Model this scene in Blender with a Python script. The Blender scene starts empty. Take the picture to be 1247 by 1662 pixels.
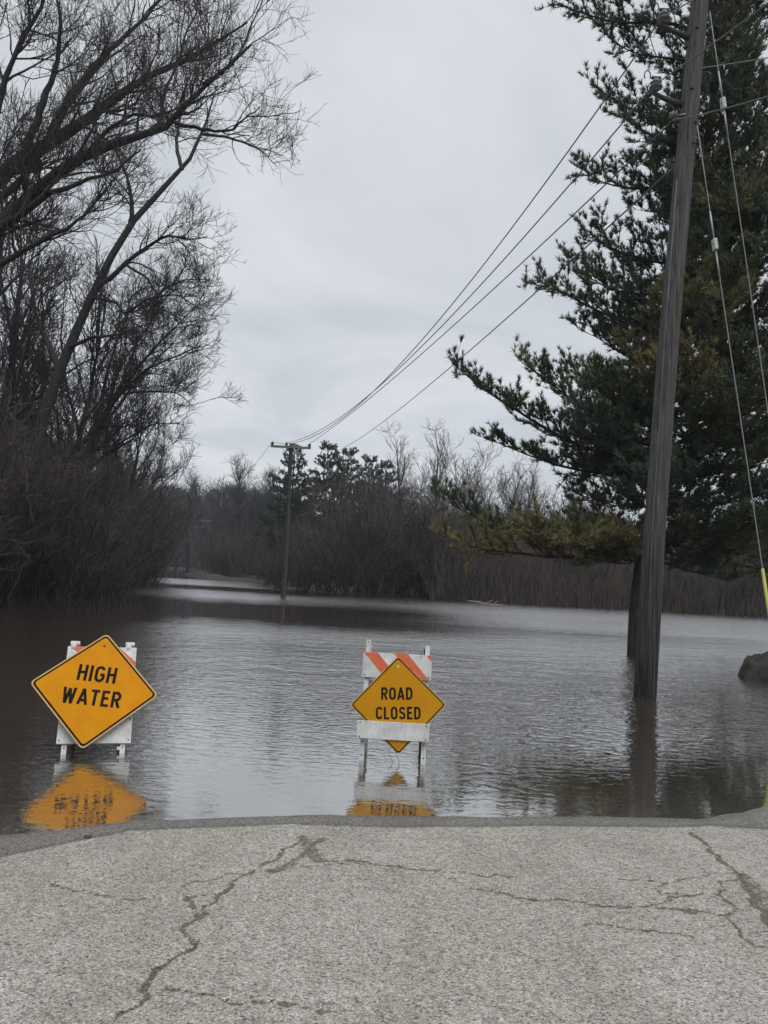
import bpy, bmesh, math, random
import numpy as np
from mathutils import Vector, Matrix

scene = bpy.context.scene
C = scene.collection
rng = np.random.default_rng(7)
random.seed(7)
R_ = math.radians

# ---------------------------------------------------------------- camera
CAM_Z, PITCH, ROLL, FPX, PW, PH = 1.65, 4.4, 3.0, 1300.0, 1247.0, 1662.0
cam_d = bpy.data.cameras.new('camera')
cam = bpy.data.objects.new('camera', cam_d); C.objects.link(cam)
cam_d.sensor_fit = 'VERTICAL'; cam_d.sensor_height = 24.0
cam_d.lens = 24.0 * FPX / PH
cam_d.clip_start = 0.05; cam_d.clip_end = 6000
CAM_M = (Matrix.Translation((0, 0, CAM_Z)) @ Matrix.Rotation(R_(90 + PITCH), 4, 'X') @ Matrix.Rotation(R_(ROLL), 4, 'Z'))
cam.matrix_world = CAM_M
scene.camera = cam

# ---------------------------------------------------------------- world: overcast sky
SUN_EL, SUN_ROT = 66.0, 150.0
world = bpy.data.worlds.new('World'); scene.world = world; world.use_nodes = True
wn, wl = world.node_tree.nodes, world.node_tree.links
wn.clear()
w_out = wn.new('ShaderNodeOutputWorld'); w_bg = wn.new('ShaderNodeBackground')
w_bg.inputs['Strength'].default_value = 0.1
sky = wn.new('ShaderNodeTexSky'); sky.sky_type = 'NISHITA'; sky.sun_disc = False
sky.sun_elevation = R_(SUN_EL); sky.sun_rotation = R_(SUN_ROT)
tc = wn.new('ShaderNodeTexCoord'); sep = wn.new('ShaderNodeSeparateXYZ')
wl.new(tc.outputs['Generated'], sep.inputs[0])
zc = wn.new('ShaderNodeMath'); zc.operation = 'MAXIMUM'; zc.inputs[1].default_value = 0.0
wl.new(sep.outputs['Z'], zc.inputs[0])
za = wn.new('ShaderNodeMath'); za.operation = 'ADD'; za.inputs[1].default_value = 0.16
wl.new(zc.outputs[0], za.inputs[0])
dx = wn.new('ShaderNodeMath'); dx.operation = 'DIVIDE'; wl.new(sep.outputs['X'], dx.inputs[0]); wl.new(za.outputs[0], dx.inputs[1])
dy = wn.new('ShaderNodeMath'); dy.operation = 'DIVIDE'; wl.new(sep.outputs['Y'], dy.inputs[0]); wl.new(za.outputs[0], dy.inputs[1])
comb = wn.new('ShaderNodeCombineXYZ'); wl.new(dx.outputs[0], comb.inputs[0]); wl.new(dy.outputs[0], comb.inputs[1])
n1 = wn.new('ShaderNodeTexNoise'); n1.inputs['Scale'].default_value = 1.15; n1.inputs['Detail'].default_value = 7
n1.inputs['Roughness'].default_value = 0.56; n1.inputs['Distortion'].default_value = 0.5
wl.new(comb.outputs[0], n1.inputs['Vector'])
cr = wn.new('ShaderNodeValToRGB')
cr.color_ramp.elements[0].position = 0.34; cr.color_ramp.elements[0].color = (5.7, 6.1, 6.6, 1)
cr.color_ramp.elements[1].position = 0.66; cr.color_ramp.elements[1].color = (8.1, 8.35, 8.65, 1)
wl.new(n1.outputs['Fac'], cr.inputs[0])
mixs = wn.new('ShaderNodeMix'); mixs.data_type = 'RGBA'; mixs.inputs['Factor'].default_value = 0.93
wl.new(sky.outputs[0], mixs.inputs[6]); wl.new(cr.outputs[0], mixs.inputs[7])
wl.new(mixs.outputs[2], w_bg.inputs['Color']); wl.new(w_bg.outputs[0], w_out.inputs[0])

sun_d = bpy.data.lights.new('sun', 'SUN'); sun_d.energy = 1.4; sun_d.angle = R_(40); sun_d.color = (1.0, 0.97, 0.93)
sun = bpy.data.objects.new('sun', sun_d); C.objects.link(sun)
sd = Vector((math.sin(R_(SUN_ROT)) * math.cos(R_(SUN_EL)), math.cos(R_(SUN_ROT)) * math.cos(R_(SUN_EL)), math.sin(R_(SUN_EL))))
sun.rotation_euler = (-sd).to_track_quat('-Z', 'Y').to_euler()
sun.location = sd * 60

vs = scene.view_settings
vs.view_transform = 'Standard'; vs.look = 'None'; vs.exposure = 0.0; vs.gamma = 1.0; vs.use_curve_mapping = False
scene.cycles.max_bounces = 6; scene.cycles.diffuse_bounces = 2; scene.cycles.glossy_bounces = 3
scene.cycles.transparent_max_bounces = 8; scene.cycles.use_denoising = True
scene.cycles.caustics_reflective = False; scene.cycles.caustics_refractive = False

# ---------------------------------------------------------------- layout helpers
RM = np.array(CAM_M.to_3x3())
def ray(x, y):
    return RM @ np.array([(x - PW / 2) / FPX, -(y - PH / 2) / FPX, -1.0])
def at(x, y, Y):                      # a place in the world, Y metres ahead
    d = ray(x, y); t = Y / d[1]
    return np.array([0, 0, CAM_Z]) + d * t
def gnd(x, y, z=0.0):                 # a place on the level z
    d = ray(x, y); t = (z - CAM_Z) / d[2]
    return np.array([0, 0, CAM_Z]) + d * t

def tag(o, label=None, cat=None, group=None, kind=None):
    if label: o['label'] = label
    if cat: o['category'] = cat
    if group: o['group'] = group
    if kind: o['kind'] = kind
    return o
def empty(name, loc=(0, 0, 0), rz=0.0):
    o = bpy.data.objects.new(name, None); C.objects.link(o)
    o.location = loc; o.rotation_euler = (0, 0, rz); o.empty_display_size = 0.2
    return o
def obj(name, mesh, mat=None, parent=None):
    o = bpy.data.objects.new(name, mesh); C.objects.link(o)
    if mat is not None and not mesh.materials: mesh.materials.append(mat)
    if parent is not None: o.parent = parent
    return o
def np_mesh(name, verts, tris=None, quads=None, smooth=True, attrs=None):
    me = bpy.data.meshes.new(name)
    verts = np.asarray(verts, np.float32)
    parts, starts, tot = [], [], 0
    nq = 0 if quads is None else len(quads); nt = 0 if tris is None else len(tris)
    loops = np.concatenate([np.asarray(a, np.int32).ravel() for a in (quads, tris) if a is not None and len(a)])
    ls = np.concatenate([np.arange(nq) * 4, nq * 4 + np.arange(nt) * 3]).astype(np.int32)
    me.vertices.add(len(verts)); me.vertices.foreach_set('co', verts.ravel())
    me.loops.add(len(loops)); me.loops.foreach_set('vertex_index', loops)
    me.polygons.add(nq + nt); me.polygons.foreach_set('loop_start', ls)
    if smooth: me.polygons.foreach_set('use_smooth', np.ones(nq + nt, bool))
    for k, v in (attrs or {}).items():
        a = me.attributes.new(k, 'FLOAT', 'POINT'); a.data.foreach_set('value', np.asarray(v, np.float32))
    me.update(calc_edges=True); me.validate()
    return me
def grid_mesh(name, xs, ys, zf, attrs=None, smooth=True):
    X, Y = np.meshgrid(xs, ys)
    Z = zf(X, Y)
    v = np.stack([X, Y, Z], -1).reshape(-1, 3)
    nx, ny = len(xs), len(ys)
    i = (np.arange(ny - 1)[:, None] * nx + np.arange(nx - 1)[None, :]).ravel()
    q = np.stack([i, i + 1, i + 1 + nx, i + nx], -1)
    at_ = {k: f(X, Y).ravel() for k, f in (attrs or {}).items()}
    return np_mesh(name, v, quads=q, smooth=smooth, attrs=at_)
def nrm(a):
    return a / np.maximum(np.linalg.norm(a, axis=-1, keepdims=True), 1e-9)
def smooth01(t):
    t = np.clip(t, 0, 1); return t * t * (3 - 2 * t)
_tab = np.random.default_rng(3).random((256, 256))
def vnoise(x, y):
    xi = np.floor(x).astype(int); yi = np.floor(y).astype(int)
    fx = smooth01(x - xi); fy = smooth01(y - yi)
    g = lambda a, b: _tab[a % 256, b % 256]
    return (g(xi, yi) * (1 - fx) + g(xi + 1, yi) * fx) * (1 - fy) + (g(xi, yi + 1) * (1 - fx) + g(xi + 1, yi + 1) * fx) * fy
def fbm(x, y, o=4):
    s = 0; a = 0.5
    for k in range(o):
        s = s + a * vnoise(x * 2 ** k + 17 * k, y * 2 ** k + 9 * k); a *= 0.5
    return s

# ---------------------------------------------------------------- materials
def mat(name):
    m = bpy.data.materials.new(name); m.use_nodes = True
    nt = m.node_tree; b = nt.nodes['Principled BSDF']
    return m, nt.nodes, nt.links, b
def node(ns, t, **kw):
    n = ns.new(t)
    for k, v in kw.items():
        if hasattr(n, k): setattr(n, k, v)
        else: n.inputs[k].default_value = v
    return n
def ramp(ns, stops):
    r = ns.new('ShaderNodeValToRGB')
    while len(r.color_ramp.elements) < len(stops): r.color_ramp.elements.new(0.5)
    for e, (p, c) in zip(r.color_ramp.elements, stops):
        e.position = p; e.color = (*c, 1) if len(c) == 3 else c
    return r
def noisy(name, c1, c2, scale=8, rough=0.8, stretch=(1, 1, 1), bump=0.2, bdist=0.01, detail=5, spec=0.3, metal=0.0, objrand=0.0):
    m, ns, ls, b = mat(name)
    t = ns.new('ShaderNodeTexCoord'); mp = node(ns, 'ShaderNodeMapping'); mp.inputs['Scale'].default_value = stretch
    ls.new(t.outputs['Object'], mp.inputs[0])
    n = node(ns, 'ShaderNodeTexNoise', Scale=scale, Detail=detail, Roughness=0.6)
    ls.new(mp.outputs[0], n.inputs['Vector'])
    r = ramp(ns, [(0.32, c1), (0.68, c2)]); ls.new(n.outputs['Fac'], r.inputs[0])
    col = r.outputs[0]
    if objrand:
        oi = ns.new('ShaderNodeObjectInfo')
        mr = node(ns, 'ShaderNodeMapRange'); mr.inputs[3].default_value = 1 - objrand; mr.inputs[4].default_value = 1 + objrand
        ls.new(oi.outputs['Random'], mr.inputs[0])
        hs = ns.new('ShaderNodeHueSaturation'); ls.new(mr.outputs[0], hs.inputs['Value']); ls.new(col, hs.inputs['Color']); col = hs.outputs[0]
    ls.new(col, b.inputs['Base Color'])
    b.inputs['Roughness'].default_value = rough; b.inputs['Specular IOR Level'].default_value = spec; b.inputs['Metallic'].default_value = metal
    if bump:
        bp = node(ns, 'ShaderNodeBump', Strength=bump, Distance=bdist); ls.new(n.outputs['Fac'], bp.inputs['Height']); ls.new(bp.outputs[0], b.inputs['Normal'])
    return m

M_bark = noisy('bark_grey_brown', (0.028, 0.026, 0.026), (0.070, 0.064, 0.061), 6, 0.9, (3, 3, 0.6), 0.5, 0.02)
M_twig = noisy('twig_dark', (0.048, 0.043, 0.042), (0.088, 0.078, 0.074), 3, 0.9, bump=0, objrand=0.15)
M_brush = noisy('brush_twig_reddish', (0.075, 0.060, 0.056), (0.14, 0.114, 0.106), 1.2, 0.9, bump=0, objrand=0.22)
M_sapling = noisy('sapling_tan', (0.07, 0.057, 0.049), (0.165, 0.134, 0.112), 1.0, 0.9, bump=0, objrand=0.2)
M_pale_twig = noisy('twig_pale', (0.11, 0.092, 0.082), (0.20, 0.17, 0.155), 2, 0.9, bump=0, objrand=0.15)
M_brush2 = noisy('brush_twig_brown', (0.065, 0.052, 0.046), (0.13, 0.105, 0.092), 0.8, 0.9, bump=0)
M_farwood = noisy('far_twigs', (0.05, 0.045, 0.045), (0.09, 0.08, 0.078), 1.0, 0.9, bump=0)
M_pinebark = noisy('pine_bark', (0.03, 0.026, 0.024), (0.075, 0.062, 0.055), 5, 0.95, (3, 3, 0.8), 0.6, 0.03)
M_pole = noisy('weathered_pole_wood', (0.065, 0.057, 0.053), (0.16, 0.145, 0.135), 7, 0.85, (6, 6, 0.22), 0.6, 0.02, 8)
def pole_mat():
    m, ns, ls, b = mat('weathered_pole_wood')
    t = ns.new('ShaderNodeTexCoord')
    def nz(st, sc, det=6):
        mp = node(ns, 'ShaderNodeMapping'); mp.inputs['Scale'].default_value = st; ls.new(t.outputs['Object'], mp.inputs[0])
        n = node(ns, 'ShaderNodeTexNoise', Scale=sc, Detail=det, Roughness=0.65); ls.new(mp.outputs[0], n.inputs['Vector']); return n.outputs['Fac']
    f1, f2 = nz((6, 6, 0.16), 7), nz((16, 16, 0.10), 6, 3)
    r = ramp(ns, [(0.30, (0.055, 0.050, 0.047)), (0.55, (0.115, 0.108, 0.104)), (0.75, (0.20, 0.19, 0.185))]); ls.new(f1, r.inputs[0])
    ck = ramp(ns, [(0.33, (0.25, 0.24, 0.23)), (0.42, (1, 1, 1))]); ls.new(f2, ck.inputs[0])
    mx = ns.new('ShaderNodeMix'); mx.data_type = 'RGBA'; mx.blend_type = 'MULTIPLY'; mx.inputs[0].default_value = 1; ls.new(r.outputs[0], mx.inputs[6]); ls.new(ck.outputs[0], mx.inputs[7])
    sp = ns.new('ShaderNodeSeparateXYZ'); ls.new(t.outputs['Object'], sp.inputs[0])
    wz = node(ns, 'ShaderNodeMath', operation='MULTIPLY_ADD'); ls.new(f1, wz.inputs[0]); wz.inputs[1].default_value = 3.0; ls.new(sp.outputs['Z'], wz.inputs[2])
    cz = ramp(ns, [(0.185, (0.30, 0.28, 0.27)), (0.235, (0.55, 0.52, 0.50)), (0.62, (1, 1, 1))]); mr = node(ns, 'ShaderNodeMapRange'); mr.inputs[2].default_value = 9.0; ls.new(wz.outputs[0], mr.inputs[0]); ls.new(mr.outputs[0], cz.inputs[0])
    m2 = ns.new('ShaderNodeMix'); m2.data_type = 'RGBA'; m2.blend_type = 'MULTIPLY'; m2.inputs[0].default_value = 1; ls.new(mx.outputs[2], m2.inputs[6]); ls.new(cz.outputs[0], m2.inputs[7])
    ls.new(m2.outputs[2], b.inputs['Base Color']); b.inputs['Roughness'].default_value = 0.85; b.inputs['Specular IOR Level'].default_value = 0.25
    bp = node(ns, 'ShaderNodeBump', Strength=0.7, Distance=0.02); ls.new(ck.outputs[0], bp.inputs['Height']); ls.new(bp.outputs[0], b.inputs['Normal'])
    return m
M_pole = pole_mat()
M_pole_far = noisy('dark_pole_wood', (0.05, 0.043, 0.04), (0.10, 0.085, 0.075), 6, 0.9, (5, 5, 0.3), 0.3)
M_steel = noisy('galvanised_steel', (0.30, 0.31, 0.32), (0.46, 0.47, 0.48), 12, 0.5, bump=0.05, metal=0.6)
M_darksteel = noisy('dark_steel', (0.035, 0.035, 0.037), (0.075, 0.073, 0.07), 10, 0.6, bump=0.1)
M_wire = noisy('wire_aluminium', (0.10, 0.10, 0.105), (0.17, 0.17, 0.175), 4, 0.55, bump=0)
M_guy = noisy('guy_strand', (0.22, 0.22, 0.215), (0.36, 0.36, 0.35), 30, 0.5, bump=0)
M_ins = noisy('grey_insulator', (0.10, 0.10, 0.105), (0.30, 0.31, 0.32), 6, 0.35, (1, 1, 4), 0)
M_porcelain = noisy('white_porcelain', (0.55, 0.55, 0.54), (0.72, 0.72, 0.70), 9, 0.25, bump=0)
M_yellowguard = noisy('yellow_plastic', (0.46, 0.43, 0.10), (0.60, 0.56, 0.17), 5, 0.45, (4, 4, 0.6), 0.05)
def paint_mat():
    m, ns, ls, b = mat('white_painted_board')
    t = ns.new('ShaderNodeTexCoord')
    n = node(ns, 'ShaderNodeTexNoise', Scale=5, Detail=8, Roughness=0.65); ls.new(t.outputs['Object'], n.inputs['Vector'])
    r = ramp(ns, [(0.3, (0.50, 0.50, 0.47)), (0.62, (0.76, 0.77, 0.76))]); ls.new(n.outputs['Fac'], r.inputs[0])
    n2 = node(ns, 'ShaderNodeTexNoise', Scale=26, Detail=6, Roughness=0.7, Distortion=1.2); ls.new(t.outputs['Object'], n2.inputs['Vector'])
    r2 = ramp(ns, [(0.60, (1, 1, 1)), (0.66, (0.55, 0.52, 0.48)), (0.74, (0.30, 0.28, 0.26))]); ls.new(n2.outputs['Fac'], r2.inputs[0])
    mp = node(ns, 'ShaderNodeMapping'); mp.inputs['Scale'].default_value = (14, 14, 1.2); ls.new(t.outputs['Object'], mp.inputs[0])
    n3 = node(ns, 'ShaderNodeTexNoise', Scale=2.2, Detail=4); ls.new(mp.outputs[0], n3.inputs['Vector'])
    r3 = ramp(ns, [(0.55, (1, 1, 1)), (0.78, (0.72, 0.68, 0.62))]); ls.new(n3.outputs['Fac'], r3.inputs[0])
    c = r.outputs[0]
    for q in (r2, r3):
        mx = ns.new('ShaderNodeMix'); mx.data_type = 'RGBA'; mx.blend_type = 'MULTIPLY'; mx.inputs[0].default_value = 0.85; ls.new(c, mx.inputs[6]); ls.new(q.outputs[0], mx.inputs[7]); c = mx.outputs[2]
    ls.new(c, b.inputs['Base Color']); b.inputs['Roughness'].default_value = 0.55; b.inputs['Specular IOR Level'].default_value = 0.3
    bp = node(ns, 'ShaderNodeBump', Strength=0.15, Distance=0.004); ls.new(n2.outputs['Fac'], bp.inputs['Height']); ls.new(bp.outputs[0], b.inputs['Normal'])
    return m
M_whitepaint = paint_mat()
M_orange = noisy('orange_reflective', (0.62, 0.13, 0.045), (0.74, 0.18, 0.07), 14, 0.45, bump=0.02)
M_signblack = noisy('sign_black', (0.010, 0.009, 0.008), (0.024, 0.021, 0.018), 20, 0.7, bump=0, spec=0.05)
M_rock = noisy('boulder_stone', (0.025, 0.023, 0.020), (0.075, 0.07, 0.062), 4, 0.9, bump=0.8, bdist=0.06, detail=8)
M_pebble = noisy('pebble', (0.04, 0.04, 0.038), (0.09, 0.088, 0.082), 40, 0.8, bump=0.2)
M_grit = noisy('grit', (0.09, 0.086, 0.08), (0.26, 0.25, 0.235), 30, 0.85, bump=0)
M_deadwood = noisy('dead_wood', (0.20, 0.18, 0.16), (0.40, 0.37, 0.33), 5, 0.85, (1, 6, 6), 0.3)
M_armwood = noisy('grey_crossarm_wood', (0.16, 0.15, 0.145), (0.30, 0.285, 0.275), 5, 0.85, (1, 6, 6), 0.3)
M_straw = noisy('straw', (0.16, 0.12, 0.075), (0.30, 0.24, 0.16), 5, 0.9, bump=0)

def sign_yellow(name, base, edge):
    m, ns, ls, b = mat(name)
    t = ns.new('ShaderNodeTexCoord')
    n = node(ns, 'ShaderNodeTexNoise', Scale=5, Detail=7, Roughness=0.65); ls.new(t.outputs['Object'], n.inputs['Vector'])
    r = ramp(ns, [(0.3, edge), (0.6, base)]); ls.new(n.outputs['Fac'], r.inputs[0])
    n2 = node(ns, 'ShaderNodeTexNoise', Scale=38, Detail=4); ls.new(t.outputs['Object'], n2.inputs['Vector'])
    r2 = ramp(ns, [(0.70, (1, 1, 1)), (0.80, (0.55, 0.5, 0.42))]); ls.new(n2.outputs['Fac'], r2.inputs[0])
    mx = ns.new('ShaderNodeMix'); mx.data_type = 'RGBA'; mx.blend_type = 'MULTIPLY'; mx.inputs[0].default_value = 0.5
    ls.new(r.outputs[0], mx.inputs[6]); ls.new(r2.outputs[0], mx.inputs[7]); ls.new(mx.outputs[2], b.inputs['Base Color'])
    b.inputs['Roughness'].default_value = 0.6; b.inputs['Specular IOR Level'].default_value = 0.08
    return m
M_yel_a = sign_yellow('sign_orange_yellow', (0.70, 0.285, 0.006), (0.62, 0.235, 0.005))
M_yel_b = sign_yellow('sign_golden_yellow', (0.60, 0.275, 0.010), (0.53, 0.235, 0.008))
M_rim = noisy('sign_edge_faded', (0.50, 0.33, 0.12), (0.62, 0.42, 0.18), 10, 0.6, bump=0)

def needle_mat():
    m, ns, ls, b = mat('pine_needles')
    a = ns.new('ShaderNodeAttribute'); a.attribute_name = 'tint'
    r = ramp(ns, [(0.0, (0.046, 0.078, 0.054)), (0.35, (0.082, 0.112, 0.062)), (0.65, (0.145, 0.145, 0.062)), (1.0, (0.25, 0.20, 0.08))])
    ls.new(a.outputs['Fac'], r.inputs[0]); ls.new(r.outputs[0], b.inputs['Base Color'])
    b.inputs['Roughness'].default_value = 0.6; b.inputs['Specular IOR Level'].default_value = 0.35
    return m
M_needle = needle_mat()

def asphalt_mat():
    m, ns, ls, b = mat('worn_asphalt')
    t = ns.new('ShaderNodeTexCoord')
    v = node(ns, 'ShaderNodeTexVoronoi', Scale=112.0); ls.new(t.outputs['Object'], v.inputs['Vector'])
    sepc = ns.new('ShaderNodeSeparateColor'); ls.new(v.outputs['Color'], sepc.inputs[0])
    r = ramp(ns, [(0.0, (0.17, 0.163, 0.152)), (0.20, (0.40, 0.388, 0.362)), (0.6, (0.53, 0.515, 0.482)), (0.88, (0.61, 0.593, 0.556)), (1.0, (0.78, 0.76, 0.72))])
    ls.new(sepc.outputs[0], r.inputs[0])
    gap = ramp(ns, [(0.30, (1, 1, 1)), (0.60, (0.60, 0.59, 0.575))]); ls.new(v.outputs['Distance'], gap.inputs[0])
    v.inputs['Randomness'].default_value = 1.0
    mul = ns.new('ShaderNodeMix'); mul.data_type = 'RGBA'; mul.blend_type = 'MULTIPLY'; mul.inputs[0].default_value = 0.85
    ls.new(r.outputs[0], mul.inputs[6]); ls.new(gap.outputs[0], mul.inputs[7])
    # blotches of wear, metres across
    mpw = node(ns, 'ShaderNodeMapping'); mpw.inputs['Scale'].default_value = (1.0, 0.55, 1); mpw.inputs['Rotation'].default_value = (0, 0, 0.25); ls.new(t.outputs['Object'], mpw.inputs[0])
    n = node(ns, 'ShaderNodeTexNoise', Scale=1.5, Detail=7, Roughness=0.62, Distortion=0.4); ls.new(mpw.outputs[0], n.inputs['Vector'])
    rb = ramp(ns, [(0.3, (0.80, 0.785, 0.755)), (0.5, (1.0, 0.985, 0.955)), (0.7, (1.14, 1.13, 1.11))]); ls.new(n.outputs['Fac'], rb.inputs[0])
    n5 = node(ns, 'ShaderNodeTexNoise', Scale=22, Detail=4, Roughness=0.7); ls.new(t.outputs['Object'], n5.inputs['Vector'])
    rb5 = ramp(ns, [(0.25, (0.72, 0.70, 0.68)), (0.7, (1.12, 1.12, 1.12))]); ls.new(n5.outputs['Fac'], rb5.inputs[0])
    mul5 = ns.new('ShaderNodeMix'); mul5.data_type = 'RGBA'; mul5.blend_type = 'MULTIPLY'; mul5.inputs[0].default_value = 1
    ls.new(rb.outputs[0], mul5.inputs[6]); ls.new(rb5.outputs[0], mul5.inputs[7])
    mul2 = ns.new('ShaderNodeMix'); mul2.data_type = 'RGBA'; mul2.blend_type = 'MULTIPLY'; mul2.inputs[0].default_value = 1
    ls.new(mul.outputs[2], mul2.inputs[6]); ls.new(mul5.outputs[2], mul2.inputs[7])
    # pits where stones have popped out
    vp = node(ns, 'ShaderNodeTexVoronoi', Scale=34.0); ls.new(t.outputs['Object'], vp.inputs['Vector'])
    pit = ramp(ns, [(0.10, (0.38, 0.37, 0.36)), (0.22, (1, 1, 1))]); ls.new(vp.outputs['Distance'], pit.inputs[0])
    mulp = ns.new('ShaderNodeMix'); mulp.data_type = 'RGBA'; mulp.blend_type = 'MULTIPLY'; mulp.inputs[0].default_value = 0.5
    ls.new(mul2.outputs[2], mulp.inputs[6]); ls.new(pit.outputs[0], mulp.inputs[7]); mul2 = mulp
    # dirt lying in the cracks
    n3 = node(ns, 'ShaderNodeTexNoise', Scale=38, Detail=5, Roughness=0.7); ls.new(t.outputs['Object'], n3.inputs['Vector'])
    ca = ns.new('ShaderNodeAttribute'); ca.attribute_name = 'crack'
    sub = node(ns, 'ShaderNodeMath', operation='MULTIPLY_ADD'); ls.new(n3.outputs['Fac'], sub.inputs[0]); sub.inputs[1].default_value = 1.3; sub.inputs[2].default_value = -0.65
    addc = node(ns, 'ShaderNodeMath', operation='ADD'); ls.new(ca.outputs['Fac'], addc.inputs[0]); ls.new(sub.outputs[0], addc.inputs[1])
    shp = ramp(ns, [(0.28, (0, 0, 0)), (0.58, (1, 1, 1))]); ls.new(addc.outputs[0], shp.inputs[0])
    cm = node(ns, 'ShaderNodeMath', operation='MULTIPLY', use_clamp=True); ls.new(shp.outputs[0], cm.inputs[0])
    cgate = ramp(ns, [(0.05, (0, 0, 0)), (0.3, (1, 1, 1))]); ls.new(ca.outputs['Fac'], cgate.inputs[0]); ls.new(cgate.outputs[0], cm.inputs[1])
    mixc = ns.new('ShaderNodeMix'); mixc.data_type = 'RGBA'; ls.new(cm.outputs[0], mixc.inputs[0])
    mixc.blend_type = 'MULTIPLY'; ls.new(mul2.outputs[2], mixc.inputs[6]); mixc.inputs[7].default_value = (0.43, 0.405, 0.365, 1)
    # wet band at the water's edge
    wa = ns.new('ShaderNodeAttribute'); wa.attribute_name = 'wet'
    wm = ns.new('ShaderNodeMix'); wm.data_type = 'RGBA'; wm.blend_type = 'MULTIPLY'; ls.new(wa.outputs['Fac'], wm.inputs[0])
    ls.new(mixc.outputs[2], wm.inputs[6]); wm.inputs[7].default_value = (0.43, 0.44, 0.45, 1)
    ls.new(wm.outputs[2], b.inputs['Base Color'])
    rr = node(ns, 'ShaderNodeMapRange'); rr.inputs[3].default_value = 0.9; rr.inputs[4].default_value = 0.45; ls.new(wa.outputs['Fac'], rr.inputs[0]); ls.new(rr.outputs[0], b.inputs['Roughness'])
    inv = node(ns, 'ShaderNodeMath', operation='SUBTRACT'); inv.inputs[0].default_value = 1.0; ls.new(v.outputs['Distance'], inv.inputs[1])
    bp = node(ns, 'ShaderNodeBump', Strength=0.9, Distance=0.006); ls.new(inv.outputs[0], bp.inputs['Height']); ls.new(bp.outputs[0], b.inputs['Normal'])
    b.inputs['Specular IOR Level'].default_value = 0.35
    return m
M_asphalt = asphalt_mat()

def ground_mat():
    m, ns, ls, b = mat('wet_leaf_litter')
    t = ns.new('ShaderNodeTexCoord')
    n = node(ns, 'ShaderNodeTexNoise', Scale=0.6, Detail=8, Roughness=0.7); ls.new(t.outputs['Object'], n.inputs['Vector'])
    r = ramp(ns, [(0.3, (0.03, 0.023, 0.018)), (0.55, (0.065, 0.05, 0.037)), (0.78, (0.15, 0.12, 0.085))]); ls.new(n.outputs['Fac'], r.inputs[0])
    ls.new(r.outputs[0], b.inputs['Base Color']); b.inputs['Roughness'].default_value = 0.9
    bp = node(ns, 'ShaderNodeBump', Strength=0.6, Distance=0.1); ls.new(n.outputs['Fac'], bp.inputs['Height']); ls.new(bp.outputs[0], b.inputs['Normal'])
    return m
M_ground = ground_mat()

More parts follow.
